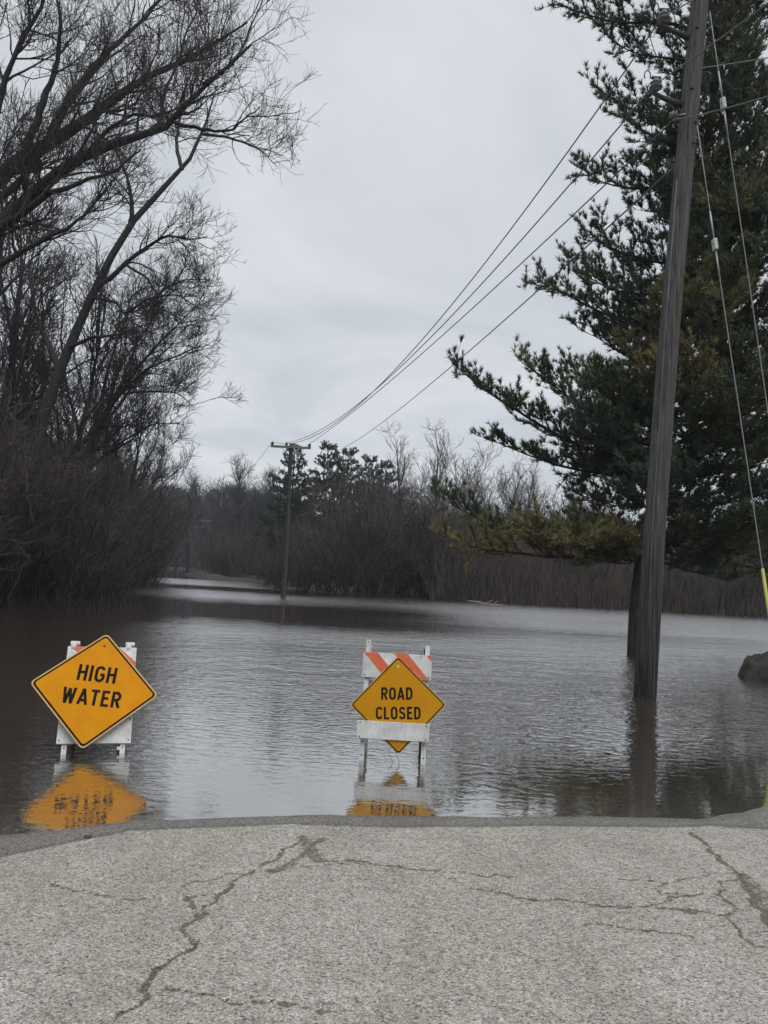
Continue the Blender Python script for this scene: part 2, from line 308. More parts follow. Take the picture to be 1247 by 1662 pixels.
def water_mat():
    m, ns, ls, b = mat('murky_flood_water')
    ns.remove(b); out = [n for n in ns if n.type == 'OUTPUT_MATERIAL'][0]
    t = ns.new('ShaderNodeTexCoord')
    def rip(scale, st, det, rough, dist=0.0):
        mp = node(ns, 'ShaderNodeMapping'); mp.inputs['Scale'].default_value = st; mp.inputs['Rotation'].default_value = (0, 0, 0.12); ls.new(t.outputs['Object'], mp.inputs[0])
        n = node(ns, 'ShaderNodeTexNoise', Scale=scale, Detail=det, Roughness=rough, Distortion=dist); ls.new(mp.outputs[0], n.inputs['Vector'])
        return n.outputs['Fac']
    a1 = rip(8.5, (0.8, 1.25, 1), 3, 0.55, 0.6)
    a2 = rip(1.5, (0.75, 1.2, 1), 4, 0.6, 0.6)
    ra = ns.new('ShaderNodeAttribute'); ra.attribute_name = 'ripple'
    h1 = node(ns, 'ShaderNodeMath', operation='MULTIPLY'); ls.new(a1, h1.inputs[0]); ls.new(ra.outputs['Fac'], h1.inputs[1])
    rb_ = ns.new('ShaderNodeAttribute'); rb_.attribute_name = 'rough'
    h2 = node(ns, 'ShaderNodeMath', operation='MULTIPLY'); ls.new(a2, h2.inputs[0]); ls.new(rb_.outputs['Fac'], h2.inputs[1])
    bp1 = node(ns, 'ShaderNodeBump', Strength=1.0, Distance=0.024); ls.new(h1.outputs[0], bp1.inputs['Height'])
    bp2 = node(ns, 'ShaderNodeBump', Strength=1.0, Distance=0.062); ls.new(h2.outputs[0], bp2.inputs['Height']); ls.new(bp1.outputs[0], bp2.inputs['Normal'])
    nor = bp2.outputs[0]
    da = ns.new('ShaderNodeAttribute'); da.attribute_name = 'depth'
    murk = ramp(ns, [(0.0, (0, 0, 0)), (0.035, (0.35, 0.35, 0.35)), (0.14, (1, 1, 1))]); ls.new(da.outputs['Fac'], murk.inputs[0])
    tr = ns.new('ShaderNodeBsdfTransparent'); tr.inputs[0].default_value = (0.86, 0.83, 0.78, 1)
    df = ns.new('ShaderNodeBsdfDiffuse'); df.inputs[0].default_value = (0.066, 0.049, 0.036, 1)
    body = ns.new('ShaderNodeMixShader'); ls.new(murk.outputs[0], body.inputs[0]); ls.new(tr.outputs[0], body.inputs[1]); ls.new(df.outputs[0], body.inputs[2])
    gl = ns.new('ShaderNodeBsdfGlossy');  gl.inputs['Color'].default_value = (1, 1, 1, 1); ls.new(nor, gl.inputs['Normal'])
    rg = node(ns, 'ShaderNodeMapRange'); rg.inputs[1].default_value = 0.05; rg.inputs[2].default_value = 1.0; rg.inputs[3].default_value = 0.03; rg.inputs[4].default_value = 0.18; ls.new(rb_.outputs['Fac'], rg.inputs[0]); ls.new(rg.outputs[0], gl.inputs['Roughness'])
    lw = node(ns, 'ShaderNodeLayerWeight'); lw.inputs['Blend'].default_value = 0.5
    pw = node(ns, 'ShaderNodeMath', operation='POWER'); ls.new(lw.outputs['Facing'], pw.inputs[0]); pw.inputs[1].default_value = 1.75
    fr = node(ns, 'ShaderNodeMath', operation='MULTIPLY_ADD', use_clamp=True); ls.new(pw.outputs[0], fr.inputs[0]); fr.inputs[1].default_value = 0.90; fr.inputs[2].default_value = 0.04
    mx = ns.new('ShaderNodeMixShader'); ls.new(fr.outputs[0], mx.inputs[0]); ls.new(body.outputs[0], mx.inputs[1]); ls.new(gl.outputs[0], mx.inputs[2])
    ls.new(mx.outputs[0], out.inputs['Surface'])
    return m
M_water = water_mat()

# ---------------------------------------------------------------- ground, road, water
EX = np.array([-9, -4, -2.6, -2.16, -1.46, -0.49, 0.18, 1.33, 2.37, 2.8, 3.2, 5, 9.0])
EY = np.array([2.6, 3.9, 4.55, 4.85, 5.28, 5.56, 5.65, 5.85, 5.93, 6.15, 6.55, 8.0, 9.5])
WX = np.array([-9, -2.2, -1.9, -1.45, -0.5, 0.2, 2.0, 2.4, 2.75, 3.2, 9])
WW = np.array([0.8, 0.62, 0.46, 0.25, 0.24, 0.30, 0.24, 0.16, 0.40, 0.72, 0.9])
def edge(x): return np.interp(x, EX, EY)
def road_z(x, y):
    d = edge(x) - y
    z = 0.03 * d
    z = np.where(z > 0, 0.16 * np.tanh(z / 0.16), z)
    return np.maximum(z, -0.6) + 0.004 * (fbm(x * 1.6 + 5, y * 1.6, 3) - 0.45)
POLY = np.array([(-17, 2), (-17.5, 14), (-19, 30), (-23, 62), (-33, 105), (-55, 215), (-46, 222), (-38, 180), (-24, 112), (-14.5, 84), (-9, 72),
                 (-3.9, 58), (3.3, 62), (7, 59), (14.5, 59.2), (25.5, 58), (45, 55), (60, 40), (60, 10), (30, 8), (8, 8), (6, 5), (0, 3), (-6, 1)], float)
def poly_sd(X, Y, P):
    x, y = X.ravel(), Y.ravel(); best = np.full(x.shape, 1e9); ins = np.zeros(x.shape, bool)
    for i in range(len(P)):
        a, b = P[i], P[(i + 1) % len(P)]
        d = b - a; t = np.clip(((x - a[0]) * d[0] + (y - a[1]) * d[1]) / (d @ d), 0, 1)
        best = np.minimum(best, np.hypot(x - a[0] - t * d[0], y - a[1] - t * d[1]))
        c = (a[1] > y) != (b[1] > y)
        with np.errstate(divide='ignore', invalid='ignore'):
            ins ^= c & (x < (b[0] - a[0]) * (y - a[1]) / (b[1] - a[1] + 1e-12) + a[0])
    return np.where(ins, -best, best).reshape(X.shape)
ISL = [(-21, 98, 2.6, .8), (-28, 122, 4, 1.1)]
def ground_z(X, Y):
    sdv = poly_sd(X, Y, POLY) + 1.2 * (fbm(X * 0.35, Y * 0.35, 3) - 0.45)
    z = np.where(sdv < 0, -0.7 * smooth01(-sdv / 5), 0.45 * smooth01(sdv / 6) + 0.4 * smooth01((sdv - 6) / 60))
    for x, y, a, b_ in ISL:
        z = z + 0.80 * np.exp(-((X - x) / a) ** 2 - ((Y - y) / b_) ** 2)
    z = z + np.where(sdv > 2, 0.15 * (fbm(X * 0.2, Y * 0.2, 3) - 0.4), 0)
    r = np.maximum(np.abs(X) - 7.5, np.maximum(Y - 9.0, 0))
    w = 1 - smooth01(r / 3.0)
    return z * (1 - w) + np.minimum(road_z(X, Y) - 0.07, 5) * w
def axis(*seg):
    return np.unique(np.concatenate([np.linspace(a, b, n) for a, b, n in seg]).round(5))
gx = axis((-1800, -120, 12), (-120, -40, 24), (-40, 40, 110), (40, 120, 24), (120, 1800, 12))
gy = axis((-900, -40, 8), (-40, 0, 16), (0, 130, 170), (130, 260, 50), (260, 2600, 14))
tag(obj('ground', grid_mesh('ground', gx, gy, ground_z), M_ground), 'brown leaf-littered ground around the flood', kind='structure')

# cracks: polylines on the road, seen in the photograph
def gp(pts, z=0.06): return [gnd(x, y, z)[:2] for x, y in pts]
CRACKS = [
    (gp([(190, 1662), (200, 1645), (235, 1625), (228, 1605), (250, 1580), (285, 1555), (320, 1530), (312, 1520), (290, 1508), (300, 1497), (320, 1483), (345, 1462), (340, 1455), (362, 1440), (380, 1425), (410, 1405), (440, 1385), (465, 1365), (490, 1348)]), 0.011, 1.0),
    (gp([(318, 1480), (310, 1462), (302, 1450), (330, 1445), (362, 1440)]), 0.010, 0.8),
    (gp([(300, 1428), (330, 1417), (360, 1415), (385, 1408), (440, 1405), (480, 1400), (520, 1395)]), 0.010, 0.7),
    (gp([(440, 1405), (475, 1390), (500, 1372), (520, 1350)]), 0.03, 0.62),
    (gp([(490, 1348), (510, 1365), (515, 1385)]), 0.045, 0.55),
    (gp([(527, 1383), (570, 1388), (630, 1394), (700, 1405), (830, 1416)]), 0.011, 0.9),
    (gp([(530, 1392), (580, 1392), (635, 1396)]), 0.010, 0.8),
    (gp([(755, 1436), (820, 1446), (900, 1456), (985, 1466), (1080, 1472), (1180, 1482)]), 0.011, 0.9),
    (gp([(940, 1496), (1000, 1503), (1060, 1508), (1125, 1518)]), 0.010, 0.8),
    (gp([(1000, 1418), (1060, 1424), (1085, 1426), (1100, 1418), (1140, 1415), (1165, 1409), (1190, 1407)]), 0.008, 0.8),
    (gp([(1085, 1426), (1070, 1438), (1078, 1443), (1120, 1446), (1170, 1446), (1180, 1435), (1168, 1425), (1195, 1420)]), 0.008, 0.85),
    (gp([(1060, 1470), (1080, 1458), (1092, 1450), (1120, 1448)]), 0.009, 0.8),
    (gp([(1175, 1448), (1190, 1465), (1180, 1480), (1200, 1500), (1205, 1520), (1220, 1532), (1247, 1538)]), 0.010, 0.9),
    (gp([(1100, 1497), (1150, 1500), (1200, 1506), (1247, 1512)]), 0.005, 0.6),
    (gp([(1118, 1338), (1140, 1355), (1170, 1385), (1195, 1408), (1215, 1440), (1240, 1475), (1270, 1530)]), 0.017, 0.9),
    (gp([(1205, 1412), (1232, 1440), (1262, 1485)]), 0.055, 0.5),
    (gp([(85, 1429), (130, 1438), (180, 1446), (235, 1452)]), 0.010, 0.75),
    (gp([(270, 1605), (320, 1616), (380, 1624), (440, 1633), (535, 1650)]), 0.010, 0.85),
    (gp([(800, 1390), (860, 1397), (915, 1403)]), 0.005, 0.4),
]
def crack_val(X, Y):
    out = np.zeros(X.shape)
    jx = 0.10 * (fbm(X * 11, Y * 11, 4) - 0.47); jy = 0.12 * (fbm(X * 11 + 40, Y * 11 + 40, 4) - 0.47)
    x, y = X + jx, Y + jy
    wv = 0.40 + 1.5 * fbm(X * 8 + 9, Y * 8, 3)
    for pts, w, s in CRACKS:
        for a, b in zip(pts[:-1], pts[1:]):
            m = (X > min(a[0], b[0]) - 0.25) & (X < max(a[0], b[0]) + 0.25) & (Y > min(a[1], b[1]) - 0.25) & (Y < max(a[1], b[1]) + 0.25)
            if not m.any(): continue
            d = b - a; xs, ys = x[m], y[m]
            t = np.clip(((xs - a[0]) * d[0] + (ys - a[1]) * d[1]) / (d @ d), 0, 1)
            ds = np.hypot(xs - a[0] - t * d[0], ys - a[1] - t * d[1])
            out[m] = np.maximum(out[m], s * np.clip(1.5 - ds / (w * wv[m]), 0, 1))
    return out
def wet_val(X, Y):
    d = edge(X) - Y
    w = np.interp(X, WX, WW) + 0.05 * (fbm(X * 7, Y * 7, 3) - 0.45)
    return np.clip((w - d) / 0.02 + 0.5, 0, 1) * (0.80 + 0.35 * np.exp(-((w - d - .02) / .03) ** 2) + .25 * np.clip(1 - d / .12, 0, 1))
rx = axis((-9, -3.2, 14), (-3.2, -2.6, 14), (-2.6, 3.6, 440), (3.6, 4.2, 12), (4.2, 9, 12))
ry = axis((-14, 2.2, 18), (2.2, 2.9, 14), (2.9, 6.8, 200), (6.8, 7.4, 12), (7.4, 10.5, 8))
def road_full(X, Y):
    return road_z(X, Y) - 0.008 * np.clip(crack_val(X, Y), 0, 1)
tag(obj('road', grid_mesh('road', rx, ry, road_full, {'crack': crack_val, 'wet': wet_val}), M_asphalt), 'cracked grey asphalt road running into the flood', kind='structure')

def w_depth(X, Y):
    z = ground_z(X, Y)
    onroad = (np.abs(X) < 9) & (Y < 10.5)
    return np.maximum(0, -np.where(onroad, road_z(X, Y), z))
def w_ripple(X, Y):
    big = fbm(X * 0.12 + 3, Y * 0.3 + 1, 3)
    r = 0.45 + 0.9 * (big - 0.45)
    r = r + 0.30 * smooth01((Y - 7.5) / 4) * (1 - smooth01((Y - 22) / 5)) + 0.25 * smooth01((X + 1) / 6) * smooth01((Y - 6.5) / 4)                    # breezier on the open right side
    left = smooth01((4 - X) / 8)
    wob = 2.5 * (fbm(X * 0.15, Y * 0.05 + 7, 3) - 0.45)
    calm = np.exp(-(((Y + wob - 30) / 6.0) ** 4)) * left
    calm2 = np.exp(-(((Y + wob * .7 - 57) / 5.5) ** 4)) * smooth01((0 - X) / 6)
    r = r * (1 - 0.93 * calm) * (1 - 0.9 * calm2)
    r = np.where(Y > 36, r + 0.55 * (1 - calm2) * smooth01((Y - 36) / 6), r)
    r = r + 0.5 * smooth01((Y - 20) / 18) * smooth01((X - 1) / 5)
    r = r * (1 - 0.93 * smooth01((Y - 84) / 3))
    shelter = smooth01((-X - 0.20 * Y - 0.2) / 3.0) * (1 - smooth01((Y - 34) / 6))                     # lee of the left woods
    r = r * (1 - 0.72 * shelter)
    r = r * (0.62 + 0.38 * smooth01((Y - 9) / 6))
    r = r * (1 - 0.35 * smooth01((X - 1.2) / 1.5) * (1 - smooth01((Y - 10) / 5)))                     # lee of the pine and boulder
    r = r * (0.25 + 0.75 * smooth01((Y - edge(X) - 0.2) / 2.2))                         # calm shallows by the road
    return np.clip(r, 0.03, 2)
def w_rough(X, Y):
    r = w_ripple(X, Y)
    return np.clip(r * (0.22 + 0.78 * smooth01((Y - 9.5) / 5)), 0.03, 2)
wx = axis((-160, -30, 30), (-30, -8, 45), (-8, 8, 130), (8, 40, 50), (40, 90, 14))
wy = axis((0.5, 4, 10), (4, 9, 80), (9, 30, 70), (30, 80, 80), (80, 320, 60))
tag(obj('water', grid_mesh('water', wx, wy, lambda X, Y: X * 0, {'depth': w_depth, 'ripple': w_ripple, 'rough': w_rough}), M_water), 'brown rippled flood water covering the road', kind='structure')

# ---------------------------------------------------------------- small mesh builders
def bm_box(bm, c, s, M=None):
    v = bmesh.ops.create_cube(bm, size=1.0)['verts']
    for q in v:
        q.co = Vector((q.co.x * s[0] + c[0], q.co.y * s[1] + c[1], q.co.z * s[2] + c[2]))
        if M is not None: q.co = M @ q.co
    return v
def bm_mesh(bm, name, bevel=0.0, smooth=False):
    if bevel: bmesh.ops.bevel(bm, geom=list(bm.edges), offset=bevel, segments=2, affect='EDGES', profile=0.5)
    bmesh.ops.recalc_face_normals(bm, faces=bm.faces)
    me = bpy.data.meshes.new(name); bm.to_mesh(me); bm.free()
    if smooth: me.polygons.foreach_set('use_smooth', np.ones(len(me.polygons), bool))
    return me
def box_mesh(name, c, s, bevel=0.003, M=None):
    bm = bmesh.new(); bm_box(bm, c, s, M); return bm_mesh(bm, name, bevel)
def tube_mesh(name, pts, rads, sides=10, caps=True):
    pts = np.asarray(pts, float); n = len(pts); rads = np.broadcast_to(np.asarray(rads, float), (n,))
    t = nrm(np.gradient(pts, axis=0)); ref = np.array([0.31, 0.87, 0.38]) if abs(t[0] @ np.array([0.31, 0.87, 0.38])) < 0.95 else np.array([1.0, 0, 0])
    u = nrm(np.cross(t, ref)); w = np.cross(t, u)
    a = np.linspace(0, 2 * np.pi, sides, endpoint=False)
    v = pts[:, None] + rads[:, None, None] * (np.cos(a)[None, :, None] * u[:, None] + np.sin(a)[None, :, None] * w[:, None])
    v = v.reshape(-1, 3); q = []
    for i in range(n - 1):
        for j in range(sides):
            q.append((i * sides + j, i * sides + (j + 1) % sides, (i + 1) * sides + (j + 1) % sides, (i + 1) * sides + j))
    tr = []
    if caps:
        v = np.vstack([v, pts[0], pts[-1]]); b0 = len(v) - 2
        for j in range(sides):
            tr.append((b0, (j + 1) % sides, j)); tr.append((b0 + 1, (n - 1) * sides + j, (n - 1) * sides + (j + 1) % sides))
    return np_mesh(name, v, tris=tr if tr else None, quads=q)
def lathe_mesh(name, prof, sides=16):
    v, q = [], []
    for r, z in prof:
        for j in range(sides):
            a = 2 * math.pi * j / sides; v.append((r * math.cos(a), r * math.sin(a), z))
    for i in range(len(prof) - 1):
        for j in range(sides):
            q.append((i * sides + j, i * sides + (j + 1) % sides, (i + 1) * sides + (j + 1) % sides, (i + 1) * sides + j))
    return np_mesh(name, v, quads=q)

# ---------------------------------------------------------------- signs
def rounded_square(s, r, n=7):
    h = s / 2; pts = []
    for cx, cy, a0 in ((h - r, h - r, 0), (-(h - r), h - r, 90), (-(h - r), -(h - r), 180), (h - r, -(h - r), 270)):
        for k in range(n + 1):
            a = R_(a0 + 90 * k / n); pts.append((cx + r * math.cos(a), cy + r * math.sin(a)))
    c, sn = math.cos(R_(45)), math.sin(R_(45))
    return [(x * c - y * sn, x * sn + y * c) for x, y in pts]
def plate_mesh(name, pts, z0, z1):
    n = len(pts); v = [(x, y, z0) for x, y in pts] + [(x, y, z1) for x, y in pts]
    f = [list(range(n))[::-1], list(range(n, 2 * n))] + [[i, (i + 1) % n, n + (i + 1) % n, n + i] for i in range(n)]
    me = bpy.data.meshes.new(name); me.from_pydata(v, [], f); me.update(); return me
def ring_mesh(name, a, b, z):
    n = len(a); v = [(x, y, z) for x, y in a] + [(x, y, z) for x, y in b]
    f = [[i, (i + 1) % n, n + (i + 1) % n, n + i] for i in range(n)]
    me = bpy.data.meshes.new(name); me.from_pydata(v, [], f); me.update(); return me

# road-sign capitals as strokes on a 0..1 high body; (width, list of strokes)
def arc(cx, cy, rx, ry, a0, a1, n=9):
    return [(cx + rx * math.cos(R_(a0 + (a1 - a0) * k / n)), cy + ry * math.sin(R_(a0 + (a1 - a0) * k / n))) for k in range(n + 1)]
LT = {
    'H': (0.56, [[(0.08, 0), (0.08, 1)], [(0.48, 0), (0.48, 1)], [(0.08, 0.52), (0.48, 0.52)]]),
    'I': (0.16, [[(0.08, 0), (0.08, 1)]]),
    'G': (0.58, [arc(0.30, 0.70, 0.22, 0.225, 20, 180, 8) + arc(0.30, 0.30, 0.22, 0.225, 180, 360, 8) + [(0.52, 0.47)], [(0.32, 0.47), (0.585, 0.47)]]),
    'W': (0.80, [[(0.07, 1), (0.22, 0.0)], [(0.22, 0.0), (0.40, 0.94)], [(0.40, 0.94), (0.58, 0.0)], [(0.58, 0.0), (0.73, 1)]]),
    'A': (0.62, [[(0.06, 0), (0.31, 1.0)], [(0.31, 1.0), (0.56, 0)], [(0.14, 0.27), (0.48, 0.27)]]),
    'T': (0.52, [[(0.26, 0), (0.26, 1)], [(0.0, 0.925), (0.52, 0.925)]]),
    'E': (0.48, [[(0.08, 0), (0.08, 1)], [(0.0, 0.925), (0.47, 0.925)], [(0.08, 0.52), (0.42, 0.52)], [(0.0, 0.075), (0.48, 0.075)]]),
    'R': (0.56, [[(0.08, 0), (0.08, 1)], [(0.0, 0.925), (0.28, 0.925)] + arc(0.28, 0.70, 0.21, 0.225, 90, -90, 9) + [(0.08, 0.475)], [(0.28, 0.475), (0.50, 0.0)]]),
    'O': (0.58, [arc(0.29, 0.70, 0.21, 0.225, 0, 180, 9) + arc(0.29, 0.30, 0.21, 0.225, 180, 360, 9) + [(0.50, 0.70)]]),
    'D': (0.56, [[(0.08, 0), (0.08, 1)], [(0.0, 0.925), (0.24, 0.925)] + arc(0.24, 0.66, 0.24, 0.265, 90, 0, 6) + arc(0.24, 0.34, 0.24, 0.265, 0, -90, 6) + [(0.0, 0.075)]]),
    'C': (0.56, [arc(0.30, 0.70, 0.22, 0.225, 15, 180, 8) + arc(0.30, 0.30, 0.22, 0.225, 180, 345, 8)]),
    'L': (0.46, [[(0.08, 0), (0.08, 1)], [(0.0, 0.075), (0.46, 0.075)]]),
    'S': (0.55, [arc(0.275, 0.715, 0.20, 0.21, 15, 180, 8) + arc(0.275, 0.74, 0.20, 0.225, 180, 255, 4) + arc(0.275, 0.29, 0.205, 0.215, 75, 0, 4) + arc(0.275, 0.285, 0.205, 0.21, 0, -165, 8)]),
}
def stroke(bm, pts, w, z, seen):
    P = [Vector((x, y)) for x, y in pts]
    L, Rr = [], []
    for i, p in enumerate(P):
        d0 = (P[i] - P[i - 1]).normalized() if i > 0 else (P[1] - P[0]).normalized()
        d1 = (P[i + 1] - P[i]).normalized() if i < len(P) - 1 else d0
        t = (d0 + d1)
        t = t.normalized() if t.length > 1e-6 else d0
        nn = Vector((-t.y, t.x)); k = min(1.6, 1.0 / max(0.4, nn.dot(Vector((-d0.y, d0.x)))))
        L.append(p + nn * w / 2 * k); Rr.append(p - nn * w / 2 * k)
    vl = [bm.verts.new((q.x, q.y, z)) for q in L]; vr = [bm.verts.new((q.x, q.y, z)) for q in Rr]
    for i in range(len(P) - 1): bm.faces.new((vr[i], vr[i + 1], vl[i + 1], vl[i]))
def word(parent, text, cx, cy, h, z, xs=1.0, gap=0.16, w=0.168):
    tot = sum(LT[c][0] for c in text) + gap * (len(text) - 1); x = -tot / 2
    for c in text:
        bm = bmesh.new()
        for k, s in enumerate(LT[c][1]):
            stroke(bm, [((x + px) * h * xs + cx, (py - 0.5) * h + cy) for px, py in s], w * h, z + 0.00025 * k, None)
        me = bm_mesh(bm, 'letter'); obj('letter', me, M_signblack, parent)
        x += LT[c][0] + gap
def diamond_sign(center, side, rad, lean, inplane, yaw, words, myel, label, border=0.018, inset=0.014):
    M = Matrix.Translation(center) @ Matrix.Rotation(yaw, 4, 'Z') @ Matrix.Rotation(R_(90) - lean, 4, 'X') @ Matrix.Rotation(inplane, 4, 'Z')
    t = empty('warning_sign'); t.matrix_world = M
    pl = obj('sign_panel', plate_mesh('sign_panel', rounded_square(side, rad), -0.003, 0.0), M_rim, t)
    obj('sign_face', plate_mesh('sign_face', rounded_square(side - 2 * inset, rad - inset * .6), 0.0, 0.0015), M_signblack, t)
    obj('sign_field', plate_mesh('sign_field', rounded_square(side - 2 * inset - 2 * border, rad - inset * .6 - border * .5), 0.0015, 0.003), myel, t)
    for tx, cx, cy, h, xs in words: word(t, tx, cx, cy, h, 0.0042, xs)
    return tag(t, label, 'sign'), t

# ---------------------------------------------------------------- barricades
def frame_mat(lean, back=False, depth=0.5):
    # front frame rises away from the viewer, rear frame mirrors it
    if not back: return Matrix.Rotation(-lean, 4, 'X')
    return Matrix.Translation((0, depth, 0)) @ Matrix.Rotation(lean, 4, 'X')
def angle_leg(name, x, z0, z1, M, side, parent, m):
    bm = bmesh.new()
    bm_box(bm, (x, 0, (z0 + z1) / 2), (0.042, 0.004, z1 - z0), M)
    bm_box(bm, (x - side * 0.019, 0.021, (z0 + z1) / 2), (0.004, 0.038, z1 - z0), M)
    o = obj(name, bm_mesh(bm, name), m, parent)
    k = 0
    for z in np.arange(z0 + 0.1, z1, 0.11):
        bm = bmesh.new(); c = bmesh.ops.create_cone(bm, cap_ends=True, segments=10, radius1=0.006, radius2=0.006, depth=0.003)['verts']
        for q in c: q.co = M @ (Matrix.Translation((x, -0.0028, z)) @ Matrix.Rotation(R_(90), 4, 'X') @ q.co)
        obj('bolt_hole', bm_mesh(bm, 'bolt_hole'), M_signblack, o)
    return o
def stripes(parent, x0, x1, z0, z1, y, M, offs, wid, skew):
    k = 0
    for s in offs:
        poly = [(s, z1), (s + wid, z1), (s + wid + skew, z0), (s + skew, z0)]
        # clip against the board
        def clip(poly, f):
            out = []
            for i in range(len(poly)):
                a, b = poly[i], poly[(i + 1) % len(poly)]; fa, fb = f(a), f(b)
                if fa >= 0: out.append(a)
                if fa * fb < 0: t = fa / (fa - fb); out.append((a[0] + t * (b[0] - a[0]), a[1] + t * (b[1] - a[1])))
            return out
        poly = clip(poly, lambda p: p[0] - x0); poly = clip(poly, lambda p: x1 - p[0])
        if len(poly) < 3: continue
        n = len(poly)
        v = [M @ Vector((px, y, pz)) for px, pz in poly] + [M @ Vector((px, y - 0.0015, pz)) for px, pz in poly]
        me = bpy.data.meshes.new('stripe'); me.from_pydata([tuple(q) for q in v], [], [list(range(n)), list(range(n, 2 * n))[::-1]] + [[i, (i + 1) % n, n + (i + 1) % n, n + i] for i in range(n)]); me.update()
        obj('stripe', me, M_orange, parent)
def screws(parent, pts, M, y):
    for x, z in pts:
        bm = bmesh.new(); c = bmesh.ops.create_uvsphere(bm, u_segments=8, v_segments=5, radius=0.0065)['verts']
        for q in c: q.co = M @ (Vector((x, y, z)) + Vector((q.co.x, q.co.y * 0.5, q.co.z)))
        obj('bolt', bm_mesh(bm, 'bolt', smooth=True), M_darksteel, parent)

# right barricade, with the sign slotted behind its lower board
yawR = R_(-2.0)
pR = (gnd(583, 1235) + gnd(690, 1240)) / 2
bR = empty('barricade', pR, yawR); LR = R_(12)
MF, MBk = frame_mat(LR), frame_mat(LR, True, 0.46)
for s in (-1, 1):
    o_ = angle_leg('leg', s * 0.272, -0.16, 1.05 - 0.012 * s, MF, s, bR, M_whitepaint)
    angle_leg('leg', s * 0.262, -0.16, 1.0, MBk, s, bR, M_darksteel if s > 0 else M_whitepaint)
tb = obj('top_rail', box_mesh('top_rail', (0, -0.016, 0.835), (0.625, 0.018, 0.225), 0.003, MF), M_whitepaint, bR)
stripes(tb, -0.3125, 0.3125, 0.7225 + .001, 0.9475 - .001, -0.0253, MF, (-0.305, -0.03, 0.262), 0.125, 0.20)
screws(tb, [(-0.285, 0.925), (-0.29, 0.745), (0.29, 0.925), (0.29, 0.745)], MF, -0.027)
lb = obj('bottom_rail', box_mesh('bottom_rail', (-0.006, -0.048, 0.265), (0.64, 0.02, 0.155), 0.004, MF), M_whitepaint, bR)
screws(lb, [(-0.3, 0.325), (-0.3, 0.205), (0.285, 0.325), (0.285, 0.205)], MF, -0.06)
obj('rear_rail', box_mesh('rear_rail', (0, 0.014, 0.60), (0.60, 0.018, 0.15), 0.003, MBk), M_whitepaint, bR)
obj('hinge_bar', box_mesh('hinge_bar', (0, 0.036, 0.93), (0.52, 0.02, 0.03), 0.003, MF), M_darksteel, bR)
tag(bR, 'white barricade with orange stripes standing in water, holding the road closed sign', 'barricade', 'barricades in the flooded road')
cR = bR.location.copy()
cs = Matrix.Translation(pR) @ Matrix.Rotation(yawR, 4, 'Z') @ MF @ Vector((0.028, -0.031, 0.495))
_, sR = diamond_sign(cs, 0.612, 0.03, LR + R_(0.8), R_(3.2), yawR, [('ROAD', -0.012, 0.098, 0.108, 0.92), ('CLOSED', 0.0, -0.072, 0.108, 0.92)], M_yel_b,
                     'yellow diamond road closed sign slotted behind the white lower board of a barricade', border=0.011, inset=0.009)
bm = bmesh.new(); bmesh.ops.create_cone(bm, cap_ends=True, segments=12, radius1=0.012, radius2=0.010, depth=0.004)
o = obj('bolt', bm_mesh(bm, 'bolt'), M_porcelain, sR); o.location = (0.0, 0.335, 0.006)

# left barricade, the larger sign hung over its face
yawL = R_(17.0)
pL = (gnd(101, 1221) + gnd(201, 1226)) / 2
bL = empty('barricade', pL, yawL); LL = R_(27)
MF2, MB2 = frame_mat(LL), frame_mat(LL, True, 0.98)
for s in (-1, 1):
    angle_leg('leg', s * 0.235, -0.16, 0.98, MF2, s, bL, M_whitepaint)
    angle_leg('leg', s * 0.215, -0.16, 0.95, MB2, s, bL, M_darksteel)
    cap = obj('lamp_mount', box_mesh('lamp_mount', (s * 0.236, -0.002, 0.985), (0.082, 0.05, 0.035), 0.008, MF2), M_whitepaint, bL)
    lm = lathe_mesh('lamp_stub', [(0.0, -0.03), (0.028, -0.03), (0.03, 0.0), (0.026, 0.035), (0.0, 0.037)], 12); lm.transform(MF2 @ Matrix.Translation((s * 0.236 - 0.012, -0.002, 0.955)))
    obj('lamp_stub', lm, M_porcelain, cap)
tb = obj('top_rail', box_mesh('top_rail', (0.0, -0.016, 0.845), (0.59, 0.018, 0.21), 0.003, MF2), M_whitepaint, bL)
stripes(tb, -0.295, 0.295, 0.741, 0.949, -0.0253, MF2, (-0.274, 0.01), 0.13, 0.235)
lb = obj('bottom_rail', box_mesh('bottom_rail', (0.0, -0.016, 0.20), (0.60, 0.018, 0.24), 0.003, MF2), M_whitepaint, bL)
screws(lb, [(-0.28, 0.11), (0.28, 0.11), (-0.28, 0.29), (0.28, 0.29)], MF2, -0.027)
obj('rear_rail', box_mesh('rear_rail', (0, 0.014, 0.62), (0.6, 0.018, 0.2), 0.003, MB2), M_whitepaint, bL)
obj('bracket', box_mesh('bracket', (0.205, 0.01, 0.045), (0.03, 0.02, 0.03), 0.003, MF2), M_whitepaint, bL)
tag(bL, 'white barricade with two lamp mounts almost hidden behind the high water sign', 'barricade', 'barricades in the flooded road')
cs = Matrix.Translation(pL) @ Matrix.Rotation(yawL, 4, 'Z') @ MF2 @ Vector((-0.03, -0.062, 0.545))
_, sL = diamond_sign(cs, 0.765, 0.042, LL + R_(4.0), R_(-6.0), yawL, [('HIGH', -0.008, 0.14, 0.15, 0.92), ('WATER', -0.012, -0.08, 0.145, 0.92)], M_yel_a,
                     'large orange-yellow diamond high water sign tilted clockwise over a white barricade', border=0.016, inset=0.013)
bm = bmesh.new(); bmesh.ops.create_cone(bm, cap_ends=True, segments=12, radius1=0.009, radius2=0.009, depth=0.004)
o = obj('bolt_hole', bm_mesh(bm, 'bolt_hole'), M_signblack, sL); o.location = (0.0, 0.41, 0.003)

